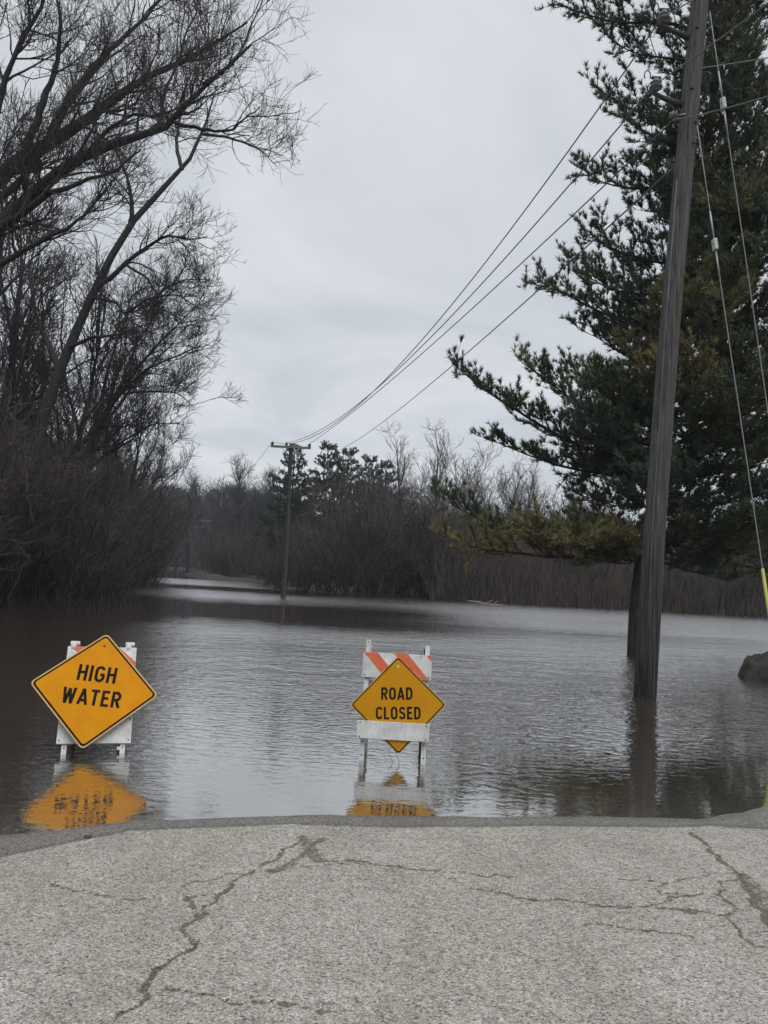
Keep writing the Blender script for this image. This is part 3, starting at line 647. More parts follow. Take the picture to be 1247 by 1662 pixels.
# dead weed stalks under the road closed sign
for x, y, h_, lab in ((634, 1239, 0.15, 'left of two thin dead weed stalks standing in water under the road closed sign'), (645, 1241, 0.17, 'right of two thin dead weed stalks standing in water under the road closed sign')):
    p = gnd(x, y); rr = np.random.default_rng(int(x))
    pts = [p + np.array([0.02 * math.sin(k * 1.3), 0.01 * k, -0.05 + (h_ + 0.05) * k / 5]) for k in range(6)]
    tag(obj('weed_stalk', tube_mesh('weed_stalk', pts, np.linspace(0.003, 0.0015, 6), 5), M_straw), lab, 'weed', 'weed stalks by the barricade')
# pebble on the wet strip
p = gnd(143, 1358, 0.015)
bm = bmesh.new(); bmesh.ops.create_icosphere(bm, subdivisions=2, radius=0.018)
for v in bm.verts: v.co = Vector((v.co.x * 1.4, v.co.y, v.co.z * 0.6)) * (1 + 0.25 * (random.random() - 0.5))
o = obj('pebble', bm_mesh(bm, 'pebble', smooth=True), M_pebble); o.location = (p[0], p[1], float(road_z(np.array(p[0]), np.array(p[1]))) + 0.006)
tag(o, 'small dark pebble on the wet edge of the road', 'pebble')

gg = np.random.default_rng(8); n = 1500
gxs = gg.uniform(-2.7, 3.6, n); off = np.abs(gg.normal(0, .16, n)) * np.where(gg.random(n) < .25, 5, 1); gys = edge(gxs) - .02 - off
ico = np.array([(0, 0, 1), (.9, 0, .1), (-.45, .8, 0), (-.45, -.8, .1), (0, 0, -1)]); icf = np.array([(0, 1, 2), (0, 2, 3), (0, 3, 1), (4, 2, 1), (4, 3, 2), (4, 1, 3)])
sz = gg.uniform(.0015, .005, n) * np.where(gg.random(n) < .05, 1.8, 1)
V = (ico[None] * gg.uniform(.6, 1.3, (n, 5, 1))); ca, sa = np.cos(gg.uniform(0, 6.28, n))[:, None], np.sin(gg.uniform(0, 6.28, n))[:, None]
V = np.stack([V[..., 0] * ca - V[..., 1] * sa, V[..., 0] * sa + V[..., 1] * ca, V[..., 2] * .7], -1) * sz[:, None, None] + np.stack([gxs, gys, road_z(gxs, gys) + .001], -1)[:, None]
T = (icf[None] + (np.arange(n) * 5)[:, None, None]).reshape(-1, 3)
tag(obj('grit', np_mesh('grit', V.reshape(-1, 3), tris=T, smooth=False), M_grit), 'loose dark grit washed up along the water edge of the road', kind='stuff')

# ---------------------------------------------------------------- utility poles, wires, guys
def pole_shaft(name, pts, r0, r1, m, parent, wob=0.004, sides=18):
    pts = np.asarray(pts); n = 40
    t = np.linspace(0, 1, n); src = np.linspace(0, 1, len(pts))
    P = np.stack([np.interp(t, src, pts[:, k]) for k in range(3)], -1)
    P[:, 0] += wob * np.sin(t * 9); rr = r0 + (r1 - r0) * t
    return obj(name, tube_mesh(name, P, rr, sides), m, parent)
INS = [(0.0, 0.0), (0.035, 0.0), (0.035, 0.02), (0.075, 0.03), (0.08, 0.045), (0.045, 0.06), (0.045, 0.075), (0.066, 0.085), (0.068, 0.10), (0.04, 0.115), (0.035, 0.14), (0.0, 0.145)]
def insulator(parent, loc, s=1.0, m=None):
    o = obj('insulator', lathe_mesh('insulator', [(r * s, z * s) for r, z in INS], 14), m or M_ins, parent)
    o.location = loc; return o
YP = 12.29
base = gnd(1047, 1131)
pt = lambda x, y: at(x, y, YP)
pole = empty('utility_pole', base)
rel = lambda P: np.asarray(P) - base
sh = pole_shaft('shaft', [rel(base) - [0.03, 0, 0.9], rel(pt(1061, 880)), rel(pt(1085, 560)), rel(pt(1110, 280)), rel(pt(1136, 0)), rel(pt(1143, -90))], 0.172, 0.125, M_pole, pole)
# bolts through the shaft
for x, y in ((1120, 52), (1112, 150), (1119, 205), (1116, 238)):
    q = rel(pt(x + 6, y)); o = obj('bolt', box_mesh('bolt', (0, 0, 0), (0.05, 0.03, 0.05), 0.004), M_darksteel, pole); o.location = q + np.array([0, -0.145, 0])
tips = []
for (xa, ya), (xb, yb) in (((1120, 62), (1068, 46)), ((1107, 171), (1055, 156))):
    a, b_ = rel(pt(xa, ya)), rel(pt(xb, yb)) + np.array([0, -0.1, 0])
    br = obj('standoff_arm', tube_mesh('standoff_arm', [a, a * .5 + b_ * .5 + [0, 0, -0.012], b_], [0.055, 0.042, 0.032], 10), M_darksteel, pole)
    obj('brace', tube_mesh('brace', [a + [0.02, 0, -0.22], a * .45 + b_ * .55 + [0, 0, -0.03]], 0.014, 6), M_darksteel, br)
    up = b_ + np.array([0.06, 0, 0.03])
    insulator(br, up, 1.35)
    o = obj('clamp', box_mesh('clamp', (0, 0, 0), (0.16, 0.05, 0.035), 0.008), M_darksteel, br); o.location = up + np.array([0, 0, 0.215])
    hoop = [up + np.array([-0.10 + 0.05 * math.cos(t) - 0.04, 0, 0.25 + 0.08 * math.sin(t)]) for t in np.linspace(-0.6, 3.9, 9)]
    obj('jumper_wire', tube_mesh('jumper_wire', hoop, 0.009, 6), M_darksteel, br)
    tips.append(up + base + np.array([-0.02, 0, 0.1]))
a = rel(pt(1111, 192)); o = insulator(pole, a + np.array([-0.13, -0.06, 0]), 0.9); o.rotation_euler = (0, R_(-80), 0)
obj('strap', tube_mesh('strap', [a + [-0.16, -0.05, 0], a + [0.05, -0.12, 0.02]], 0.012, 6), M_steel, pole)
obj('ground_wire', tube_mesh('ground_wire', [rel(pt(1095, 300)) + [-0.02, -0.152, 0], rel(pt(1073, 560)) + [-0.0, -0.158, 0], rel(pt(1052, 880)) + [0.0, -0.166, 0], rel(pt(1041, 1125)) + [0, -0.172, 0]], 0.008, 6), M_wire, pole)
tag(pole, 'tall weathered wooden utility pole standing in the water before the big pine', 'utility pole', 'utility poles along the road')

def far_pole(px, py, ytop, arm, r, tilt, label, Y=None):
    b0 = gnd(px, py) if Y is None else at(px, py, Y) * [1, 1, 0]
    t = empty('utility_pole', b0)
    h = at(px + tilt, ytop, b0[1])
    top = h - b0
    pole_shaft('shaft', [(0, 0, -0.8), tuple(top * 0.5), tuple(top)], r, r * 0.66, M_pole_far, t, 0.0, 12)
    hw = arm / 2; zc = top[2] - 0.22
    ar = obj('crossarm', box_mesh('crossarm', (top[0], -0.13, zc), (arm, 0.1, 0.13), 0.01), M_armwood, t)
    for s in (-1, 1):
        obj('brace', tube_mesh('brace', [(top[0] + s * 0.09, -0.19, zc - 0.6), (top[0] + s * hw * 0.45, -0.19, zc - 0.02)], 0.02, 6), M_steel, t)
    ins = []
    for x in (-hw + 0.08, -0.22 * arm / 2, hw - 0.08):
        insulator(ar, (top[0] + x, -0.13, zc + 0.066), 1.3, M_pole_far); ins.append(b0 + np.array([top[0] + x, -0.13, zc + 0.25]))
    tag(t, label, 'utility pole', 'utility poles along the road')
    return ins
fi = far_pole(460, 971, 720, 2.25, 0.16, 13, 'dark utility pole with crossarm standing in open water before the far pines')
f2 = far_pole(331, 924, 843, 2.4, 0.16, 4, 'farther utility pole with pale crossarm, the nearer of two before the far woods', 135)
f3 = far_pole(320, 921, 853, 2.4, 0.16, 3, 'farthest and faintest utility pole with crossarm among the far bare woods', 175)

def wire(name, a, b, sag, r, label, m=M_wire, n=40, group='overhead wires'):
    t = np.linspace(0, 1, n)[:, None]; P = np.asarray(a) * (1 - t) + np.asarray(b) * t
    P[:, 2] -= sag * 4 * (t * (1 - t))[:, 0]
    return tag(obj(name, tube_mesh(name, P, r, 6), m), label, 'wire', group)
a3 = at(1093, 195, 12.2); a4 = at(1090, 275, 12.2)
wire('power_line', tips[0], fi[0], 2.2, 0.0125, 'uppermost overhead wire running from the near pole to the far crossarm')
wire('power_line', tips[1], fi[1], 1.25, 0.0125, 'second overhead wire from the top, running to the middle of the far crossarm')
wire('power_line', a3, fi[2], 0.35, 0.0125, 'third overhead wire from the top, reaching the right end of the far crossarm')
wire('power_line', a4, at(520, 742, 80), 0.9, 0.014, 'lowest overhead wire, passing down behind the far pine tops')
wire('power_line', fi[0], f2[0], 0.9, 0.011, 'left of the overhead wires going on beyond the far crossarm into the distance')
wire('power_line', fi[2], f2[2], 0.9, 0.011, 'right of the overhead wires going on beyond the far crossarm into the distance')
wire('power_line', f2[0], f3[0], 0.5, 0.011, 'faint wire between the two farthest utility poles')
bk = lambda x, y, Y: at(x, y, Y)
wire('power_line', tips[0], bk(1170, -30, 8.0), 0.02, 0.011, 'overhead wire rising from the top insulator across the pole to the upper right')
wire('power_line', tips[1], bk(1300, -35, 7.5), 0.02, 0.011, 'overhead wire rising from the second insulator across the pole to the upper right')
wire('power_line', a3, bk(1300, 140, 8.5), 0.03, 0.011, 'overhead wire running from below the insulators to the right edge')
wire('power_line', pt(1135, 102) + np.array([0, 0.15, 0]), bk(1320, 80, 15), 0.02, 0.010, 'nearly level wire leaving the back of the pole to the right edge')

def guy(top, anchor, f_ins, label, guard=None):
    t = empty('guy_wire', anchor); v = top - anchor
    obj('cable', tube_mesh('cable', [v * k for k in np.linspace(0, 1, 12)], 0.0085, 6), M_guy, t)
    q = v * f_ins; d = Vector(v).normalized()
    g = box_mesh('strain_insulator', (0, 0, 0), (0.11, 0.06, 0.18), 0.014); o = obj('strain_insulator', g, M_porcelain, t)
    o.location = q; o.rotation_euler = Vector((v[0], 0, v[2])).to_track_quat('Z', 'Y').to_euler()
    for s in (-0.16, 0.16):
        obj('grip', tube_mesh('grip', [q + np.array(d) * s * 0.4, q + np.array(d) * s * 3.4], 0.014, 6), M_steel, t)
    h2 = bm_mesh_hole = lathe_mesh('hole', [(0.0, 0), (0.016, 0), (0.016, 0.004), (0, 0.004)], 10); h2.transform(Matrix.Translation((0, -0.027, 0.01)) @ Matrix.Rotation(R_(90), 4, 'X'))
    obj('hole', h2, M_signblack, o)
    if guard:
        u = np.array(d); obj('guard', tube_mesh('guard', [u * 0.05, u * guard * .5, u * guard], [0.026, 0.025, 0.023], 12), M_yellowguard, t)
    tag(t, label, 'guy wire', 'guy wires of the near pole')
guy(pt(1146, 25) + np.array([0.02, -0.1, 0]), at(1318, 1140, 12.2) * [1, 1, 0] + [0, 0, -0.1], 0.86, 'upper guy wire from near the pole top with a white strain insulator high up')
guy(pt(1124, 212) + np.array([0.02, -0.15, 0]), at(1273, 1136, 11.9) * [1, 1, 0] + [0, 0, -0.1], 0.785, 'lower guy wire with a yellow plastic guard at the right edge', 2.15)

# ---------------------------------------------------------------- boulder and log
bm = bmesh.new(); bmesh.ops.create_icosphere(bm, subdivisions=5, radius=1.0)
for v in bm.verts:
    p = v.co.normalized(); c = np.array([p.x, p.y, p.z])
    k = 1 + 0.30 * (fbm(np.array(c[0] * 1.6 + 4), np.array(c[1] * 1.6 + c[2] * 1.3)) - 0.45) + 0.12 * (fbm(np.array(c[0] * 5 + 9), np.array(c[2] * 5 + c[1] * 3)) - 0.45)
    v.co = Vector((p.x * 0.98 * k, p.y * 0.75 * k, p.z * 0.72 * k - (0.12 if p.z > 0.6 else 0)))
rp = np.random.default_rng(4)
for _ in range(14):
    nv = Vector(rp.normal(0, 1, 3)).normalized(); lim = rp.uniform(.80, .95)
    for v in bm.verts:
        q = Vector((v.co.x / .98, v.co.y / .75, v.co.z / .72)); e = q.dot(nv) - lim
        if e > 0: q = q - nv * e * .75; v.co = Vector((q.x * .98, q.y * .75, q.z * .72))
o = obj('boulder', bm_mesh(bm, 'boulder', smooth=True), M_rock); pr = gnd(1300, 1106); o.location = (pr[0], pr[1], -0.12); o.scale = (1.32, 1.2, 1.25)
tag(o, 'dark rounded boulder breaking the water at the right edge', 'boulder')
lp, lq = gnd(757, 977), gnd(815, 983)
lg = empty('driftwood_log', lp); v = lq - lp
obj('log', tube_mesh('log', [v * k + np.array([0, 0.15 * math.sin(5 * k), 0.02 + 0.04 * math.sin(7 * k)]) for k in np.linspace(0, 1, 9)], np.linspace(0.10, 0.05, 9), 8), M_deadwood, lg)
for k, dxy in ((0.55, (0.5, -0.1, 0.30)), (0.75, (0.35, 0.1, 0.25)), (0.3, (0.3, 0, 0.2))):
    obj('stub', tube_mesh('stub', [v * k, v * k + np.array(dxy) * 0.6, v * k + np.array(dxy)], [0.04, 0.03, 0.015], 6), M_deadwood, lg)
tag(lg, 'pale driftwood log floating off the far right bank', 'log')

# ---------------------------------------------------------------- bare trees
def march(S, D, L, r0, r1, n, wander, trop, g, droop=0.0):
    B = len(S); P = np.zeros((B, n + 1, 3)); P[:, 0] = S; d = nrm(D.copy()); step = (L / n)[:, None]
    for k in range(n):
        d = nrm(d + g.normal(0, wander, (B, 3)) + np.array([0, 0, trop - droop * (1 - k / n)]))
        P[:, k + 1] = P[:, k] + d * step
    t = np.linspace(0, 1, n + 1)[None]
    return P, r0[:, None] * (1 - t) + r1[:, None] * t
def spawn(P, Rd, per_m, t0, t1, ang, Lr, g, rk=0.6, upbias=0.25, taperL=0.5, rmax=9):
    B, n1, _ = P.shape; seg = np.linalg.norm(np.diff(P, axis=1), axis=2); LL_ = seg.sum(1)
    cnt = g.poisson(np.maximum(per_m * LL_ * (t1 - t0), 0.01)); cnt = np.maximum(cnt, 1)
    idx = np.repeat(np.arange(B), cnt); t = t0 + (t1 - t0) * g.random(len(idx)) ** 0.85
    f = t * (n1 - 1); i = np.minimum(f.astype(int), n1 - 2); w = (f - i)[:, None]
    S = P[idx, i] * (1 - w) + P[idx, i + 1] * w
    T = nrm(P[idx, i + 1] - P[idx, i]); r = Rd[idx, i] * (1 - w[:, 0]) + Rd[idx, i + 1] * w[:, 0]
    side = nrm(np.cross(T, g.normal(0, 1, T.shape)))
    a = R_(1) * g.uniform(ang[0], ang[1], len(idx))[:, None]
    D = nrm(T * np.cos(a) + side * np.sin(a) + np.array([0, 0, upbias]))
    Lc = g.uniform(Lr[0], Lr[1], len(idx)) * (1 - taperL * t)
    return S, D, Lc, np.minimum(r * rk, rmax)
def tubes(groups):
    V, Q, off = [], [], 0
    for P, Rd, sides in groups:
        if not len(P): continue
        B, n1, _ = P.shape
        T = nrm(np.gradient(P, axis=1)); ref = nrm(np.random.default_rng(1).normal(0, 1, (B, 1, 3)))
        U = nrm(np.cross(T, np.broadcast_to(ref, T.shape))); W = np.cross(T, U)
        a = np.linspace(0, 2 * np.pi, sides, endpoint=False)
        v = P[:, :, None] + Rd[:, :, None, None] * (np.cos(a)[None, None, :, None] * U[:, :, None] + np.sin(a)[None, None, :, None] * W[:, :, None])
        V.append(v.reshape(-1, 3))
        b = (np.arange(B) * n1 * sides)[:, None, None]; k = (np.arange(n1 - 1) * sides)[None, :, None]; j = np.arange(sides)[None, None]; j2 = (j + 1) % sides
        Q.append(off + np.stack([b + k + j, b + k + j2, b + k + sides + j2, b + k + sides + j], -1).reshape(-1, 4))
        off += B * n1 * sides
    return np.vstack(V), np.vstack(Q)
def branch_levels(g, P, Rd, specs):
    # P, Rd: parent limbs; returns one group per level
    out = []
    for s in specs:
        S, D, L, r = spawn(P, Rd, s['per_m'], s.get('t0', 0.15), 1.0, s.get('ang', (30, 60)), s['L'], g, s.get('rk', 0.6), s.get('up', 0.25), s.get('tl', 0.5), s.get('rmax', 9))
        r = np.maximum(r, s['rmin'])
        P, Rd = march(S, D, L, r, np.full(len(r), s['rtip']), s['n'], s.get('wander', 0.16), s.get('trop', 0.03), g, s.get('droop', 0))
        out.append((P, Rd, s.get('sides', 3)))
    return out
def resample(pts, n):
    pts = np.asarray(pts, float); d = np.r_[0, np.cumsum(np.linalg.norm(np.diff(pts, axis=0), axis=1))]
    # smooth through the points (Catmull-like by dense interpolation and averaging)
    t = np.linspace(0, d[-1], n * 4); P = np.stack([np.interp(t, d, pts[:, k]) for k in range(3)], -1)
    for _ in range(6): P[1:-1] = (P[:-2] + 2 * P[1:-1] + P[2:]) / 4
    return P[np.linspace(0, n * 4 - 1, n + 1).astype(int)]
def hero_tree(g, limbs, specs, base, name, label, trunk_pts, trunk_r):
    t = empty(name, base)
    N = 16; Ps, Rs = [], []
    tp = resample([np.asarray(p) - base for p in trunk_pts], N); tr = np.interp(np.linspace(0, 1, N + 1), np.linspace(0, 1, len(trunk_r)), trunk_r)
    for pts, r0, r1 in limbs:
        P = resample([np.asarray(p) - base for p in pts], N)
        wob = g.normal(0, 1, (N + 1, 3)); wob[0] = 0; wob = np.cumsum(wob, 0) * 0.028; P = P + wob
        Ps.append(P); Rs.append(np.linspace(r0, r1, N + 1) * (1 + 0.05 * g.normal(0, 1, N + 1)))
    V, Q = tubes([(tp[None], tr[None], 14)]); obj('trunk', np_mesh('trunk', V, quads=Q), M_bark, t)
    for P, R1 in zip(Ps, Rs):
        V, Q = tubes([(P[None], R1[None], 10)]); obj('limb', np_mesh('limb', V, quads=Q), M_bark, t)
    lv = branch_levels(g, np.array(Ps), np.array(Rs), specs)
    V, Q = tubes(lv); obj('crown', np_mesh('crown', V, quads=Q), M_twig, t)
    return tag(t, label, 'tree')

def A(*pp):   # px polyline with depth -> world points
    return [at(x, y, Y) for x, y, Y in pp]
gA = np.random.default_rng(11)
baseA = at(-330, 985, 23) * [1, 1, 0] + [0, 0, 0.05]
limbsA = [
    (A((-150, 520, 22.5), (0, 362, 22), (75, 292, 21.8), (130, 256, 21.6), (210, 220, 21.5), (255, 209, 21.4), (288, 196, 21.3), (303, 165, 21.2), (345, 125, 21), (385, 100, 20.8), (415, 70, 20.6)), 0.302, 0.023),
    (A((-190, 420, 22.5), (0, 274, 22.4), (60, 224, 22.4), (100, 207, 22.5), (150, 172, 22.6), (205, 128, 22.8), (260, 100, 23), (330, 68, 23.2), (390, 20, 23.4)), 0.302, 0.023),
    (A((40, 240, 22.3), (66, 195, 22.2), (82, 130, 22), (96, 70, 21.8), (97, 20, 21.6), (84, -40, 21.4)), 0.126, 0.027),
    (A((85, 212, 22.5), (110, 165, 22.7), (140, 120, 23), (185, 82, 23.3), (235, 40, 23.6), (280, -25, 24)), 0.134, 0.018),
    (A((-60, 440, 22.2), (0, 372, 21.8), (60, 340, 21.2), (90, 315, 20.8), (130, 300, 20.5), (180, 285, 20.2), (230, 240, 20)), 0.143, 0.018),
    (A((284, 198, 21.3), (300, 203, 21.1), (335, 212, 20.9), (378, 213, 20.7), (400, 195, 20.5), (425, 178, 20.3)), 0.063, 0.013),
    (A((-40, 445, 22), (0, 425, 21.6), (55, 403, 21.2), (105, 378, 20.8), (140, 352, 20.5), (175, 300, 20.2)), 0.109, 0.018),
    (A((-60, 330, 23), (0, 330, 23.4), (60, 270, 24), (100, 190, 24.5), (160, 110, 25), (230, 60, 25.5)), 0.134, 0.018),
    (A((-80, 300, 22), (-10, 180, 22), (20, 90, 22), (60, 10, 22), (80, -70, 22)), 0.126, 0.027),
    (A((130, 256, 21.6), (170, 210, 20.8), (215, 180, 20.2), (270, 172, 19.7), (320, 150, 19.2)), 0.076, 0.013),
    (A((330, 135, 21), (372, 100, 21.6), (400, 50, 22.2), (418, 0, 22.6), (425, -50, 23)), 0.042, 0.011),
    (A((255, 209, 21.4), (268, 150, 21.8), (290, 90, 22.2), (310, 30, 22.4), (330, -40, 22.8)), 0.059, 0.013),
]
specsA = [
    dict(per_m=2.6, t0=0.22, L=(1.2, 3.4), n=7, ang=(28, 60), rk=0.5, rmin=0.020, rmax=0.05, rtip=0.008, wander=0.16, trop=0.05, sides=4, up=0.15),
    dict(per_m=3.0, t0=0.15, L=(0.9, 2.5), n=5, ang=(28, 62), rk=0.6, rmin=0.0105, rtip=0.006, wander=0.19, trop=0.04, sides=3),
    dict(per_m=4.5, t0=0.1, L=(0.45, 1.3), n=4, ang=(25, 65), rk=0.7, rmin=0.0068, rtip=0.0045, wander=0.18, trop=0.06, sides=3),
    dict(per_m=4.2, t0=0.1, L=(0.25, 0.75), n=3, ang=(25, 65), rk=0.8, rmin=0.005, rtip=0.0032, wander=0.16, trop=0.10, sides=3),
]
hero_tree(gA, limbsA, specsA, baseA, 'bare_tree', 'huge bare tree whose heavy dark limbs reach in from the upper left corner',
          [baseA - [0, 0, 0.5], at(-300, 800, 23), at(-230, 600, 22.7), at(-150, 520, 22.5), at(-120, 470, 22.3)], [0.62, 0.52, 0.46, 0.42, 0.25])
gB = np.random.default_rng(5)
baseB = at(20, 955, 43) * [1, 1, 0] + [0, 0, 0.0]
limbsB = [
    (A((148, 478, 36), (205, 425, 35.6), (242, 394, 35.3), (275, 376, 35), (305, 385, 34.7), (345, 378, 34.4)), 0.136, 0.018),
    (A((212, 365, 36), (217, 320, 35.7), (213, 288, 35.5), (200, 255, 35.3), (190, 225, 35)), 0.124, 0.024),
    (A((296, 275, 36), (288, 245, 36.2), (292, 205, 36.4), (297, 160, 36.6), (310, 110, 36.8)), 0.099, 0.024),
    (A((330, 218, 36), (372, 222, 35.6), (415, 240, 35.2), (445, 268, 34.8)), 0.074, 0.014),
    (A((150, 482, 36), (190, 490, 35.4), (203, 512, 35), (240, 485, 34.6), (290, 475, 34.3), (330, 500, 34)), 0.087, 0.018),
    (A((205, 430, 36), (245, 448, 35.5), (262, 480, 35.2), (300, 455, 34.8), (350, 452, 34.4)), 0.068, 0.014),
    (A((95, 600, 36), (60, 520, 36.5), (45, 440, 37), (60, 360, 37.4)), 0.149, 0.024),
    (A((110, 565, 36), (150, 545, 35), (200, 540, 34.2), (250, 520, 33.6)), 0.099, 0.018),
]
specsB = [
    dict(per_m=2.9, t0=0.2, L=(1.2, 3.4), n=6, ang=(28, 65), rk=0.5, rmin=0.022, rmax=0.045, rtip=0.010, wander=0.17, trop=0.03, sides=4, up=0.1),
    dict(per_m=3.6, t0=0.12, L=(0.8, 2.1), n=5, ang=(28, 60), rk=0.6, rmin=0.013, rtip=0.008, wander=0.18, trop=0.02, sides=3),
    dict(per_m=4.4, t0=0.1, L=(0.45, 1.2), n=3, ang=(25, 60), rk=0.7, rmin=0.009, rtip=0.006, wander=0.18, trop=0.05, sides=3),
    dict(per_m=4.4, t0=0.1, L=(0.25, 0.7), n=2, ang=(25, 60), rk=0.8, rmin=0.007, rtip=0.0045, wander=0.16, trop=0.08, sides=3),
]
hero_tree(gB, limbsB, specsB, baseB, 'bare_tree', 'bare tree on the left bank with a long dark trunk leaning right',
          [baseB - [0, 0, 0.5], at(40, 820, 36), at(62, 700, 36), at(100, 592, 36), at(150, 478, 36), at(203, 372, 36), at(245, 325, 36), at(295, 276, 36), at(320, 250, 36), at(330, 218, 36), at(338, 185, 36), at(352, 140, 36.2)],
          [0.60, 0.52, 0.44, 0.37, 0.30, 0.235, 0.21, 0.185, 0.15, 0.12, 0.07, 0.025])

gC = np.random.default_rng(15)
baseC = at(105, 948, 40) * [1, 1, 0]
limbsC = [
    (A((160, 690, 40), (215, 605, 39.5), (262, 548, 39), (300, 508, 38.6), (330, 478, 38.2)), .11, .016),
    (A((178, 655, 40), (240, 600, 39), (295, 572, 38.4), (338, 560, 38)), .09, .015),
    (A((145, 725, 40), (170, 610, 40.5), (200, 525, 41), (235, 462, 41.5)), .11, .016),
    (A((138, 745, 40), (112, 640, 41), (95, 540, 41.5), (105, 450, 42)), .11, .016),
    (A((190, 640, 40), (245, 636, 39), (290, 640, 38.5), (318, 662, 38)), .07, .014),
    (A((132, 770, 40), (190, 720, 39), (245, 690, 38.4), (292, 690, 38)), .08, .015),
    (A((150, 715, 40), (205, 640, 42), (262, 575, 43.5), (300, 530, 45)), .09, .015),
    (A((128, 780, 40), (60, 690, 40), (30, 600, 40), (20, 520, 40)), .10, .016),
    (A((200, 620, 40), (225, 550, 40.5), (262, 495, 41), (285, 460, 41.5)), .07, .014),
]
hero_tree(gC, limbsC, [dict(q) for q in specsB], baseC, 'bare_tree', 'round-crowned bare tree behind the leaning trunk, its twigs bulging over the water',
          [baseC - [0, 0, .5], at(118, 850, 40), at(132, 770, 40), at(160, 690, 40), at(200, 620, 40), at(222, 580, 40)], [.34, .30, .26, .20, .11, .04])

def tree_proto(seed, H, spread, lean=0.0, forks=3, mat_t=M_twig, dense=1.35):
    g = np.random.default_rng(seed)
    S = np.zeros((1, 3)); S[0, 2] = -0.4
    P, Rd = march(S, np.array([[lean, 0, 1.0]]), np.array([H * 0.85]), np.array([H * 0.017]), np.array([0.03]), 12, 0.06, 0.02, g)
    tr = (P, Rd, 8)
    S, D, L, r = spawn(P, Rd, 30 / H, 0.22, 1.0, (22, 60), (spread * 0.55, spread * 1.05), g, 0.55, 0.55, 0.45)
    r = np.maximum(r, 0.035)
    P1, R1 = march(S, D, L, r, np.full(len(r), 0.014), 8, 0.13, 0.07, g)
    lv = branch_levels(g, P1, R1, [
        dict(per_m=1.9 * dense, t0=0.15, L=(0.9, 2.6), n=5, ang=(25, 58), rk=0.6, rmin=0.018, rmax=0.04, rtip=0.010, wander=0.17, trop=0.05, sides=3),
        dict(per_m=2.5 * dense, t0=0.12, L=(0.5, 1.4), n=3, ang=(25, 60), rk=0.6, rmin=0.012, rtip=0.008, wander=0.18, trop=0.05, sides=3),
        dict(per_m=2.4 * dense, t0=0.12, L=(0.3, 0.85), n=2, ang=(25, 60), rk=0.7, rmin=0.010, rtip=0.006, wander=0.16, trop=0.07, sides=3)])
    V, Q = tubes([tr, (P1, R1, 5)]); a = np_mesh('trunk', V, quads=Q); a.materials.append(M_bark)
    V, Q = tubes(lv); b = np_mesh('crown', V, quads=Q); b.materials.append(mat_t)
    return a, b
def shrub_proto(seed, H, stems, spread, m, up=0.10, dense=1.0, name='twigs'):
    g = np.random.default_rng(seed); n = stems
    S = np.stack([g.normal(0, H * 0.06, n), g.normal(0, H * 0.06, n), np.full(n, -0.3)], -1)
    a = g.uniform(0, 2 * np.pi, n); k = g.uniform(0.05, 1, n) * spread
    D = np.stack([np.cos(a) * k, np.sin(a) * k, np.ones(n)], -1)
    L = H * g.uniform(0.7, 1.05, n)
    P, Rd = march(S, D, L, g.uniform(0.03, 0.07, n), np.full(n, 0.010), 8, 0.16, 0.03, g)
    lv = branch_levels(g, P, Rd, [
        dict(per_m=1.7 * dense, t0=0.12, L=(H * 0.16, H * 0.34), n=5, ang=(22, 58), rk=0.6, rmin=0.016, rmax=0.03, rtip=0.010, wander=0.17, trop=up, sides=3),
        dict(per_m=2.6 * dense, t0=0.1, L=(H * 0.08, H * 0.20), n=3, ang=(25, 65), rk=0.6, rmin=0.013, rtip=0.009, wander=0.2, trop=up * .6, sides=3),
        dict(per_m=2.6 * dense, t0=0.1, L=(0.3, 0.9), n=2, ang=(25, 65), rk=0.7, rmin=0.011, rtip=0.007, wander=0.18, trop=up * .6, sides=3)])
    V, Q = tubes([(P, Rd, 5)]); s = np_mesh('stems', V, quads=Q); s.materials.append(M_bark)
    V, Q = tubes(lv); b = np_mesh(name, V, quads=Q); b.materials.append(m)
    return s, b
def put(name, meshes, parts, loc, rz, sc, label, cat, group):
    t = empty(name, loc, rz); t.scale = (sc, sc, sc) if np.isscalar(sc) else sc
    for m, p in zip(meshes, parts): obj(p, m, None, t)
    return tag(t, label, cat, group)

TP = [tree_proto(21, 14, 5.0), tree_proto(22, 14, 5.6, 0.12), tree_proto(23, 14, 4.4, -0.05)]
TPP = [tree_proto(31, 14, 4.0, 0, 3, M_pale_twig, 1.1)]
SP = [shrub_proto(41, 8, 16, 0.55, M_brush), shrub_proto(42, 8, 20, 0.7, M_brush), shrub_proto(43, 8, 14, 0.9, M_brush, 0.06)]
SU = [shrub_proto(51, 9, 10, 0.28, M_pale_twig, 0.14)]
ZG = lambda x, y: float(ground_z(np.array([[x]], float), np.array([[y]], float))[0, 0])
g = np.random.default_rng(99)

# trees and shrubs of the left bank
LB = np.array([(-13.2, 18), (-14.2, 30), (-18.2, 62), (-30.5, 105), (-54.5, 215)], float)
def lbx(y): return np.interp(y, LB[:, 1], LB[:, 0])
TPL = [tree_proto(24, 15, 7.0, 0.30, 3, M_twig, 1.4), tree_proto(25, 15, 6.4, 0.22, 3, M_twig, 1.4)]
for y, off, sc, k, rz, lab in [(39, 2.0, 1.12, 0, -.15, 'spreading bare tree whose crown leans out over the water below the long leaning trunk'),
                               (46, 2.5, 1.16, 1, -.3, 'bare tree behind the brush, its crown rounding the edge of the left woods'),
                               (54, 2.0, 1.0, 0, -.2, 'bare tree farther along the left bank, leaning low over the water'),
                               (64, 2.0, .95, 1, -.1, 'last bare tree of the left bank that leans towards the far utility pole')]:
    x = lbx(y) - off
    put('bare_tree', TPL[k], ('trunk', 'crown'), (x, y, ZG(x, y)), rz, sc, lab, 'tree', 'bare trees along the left bank')
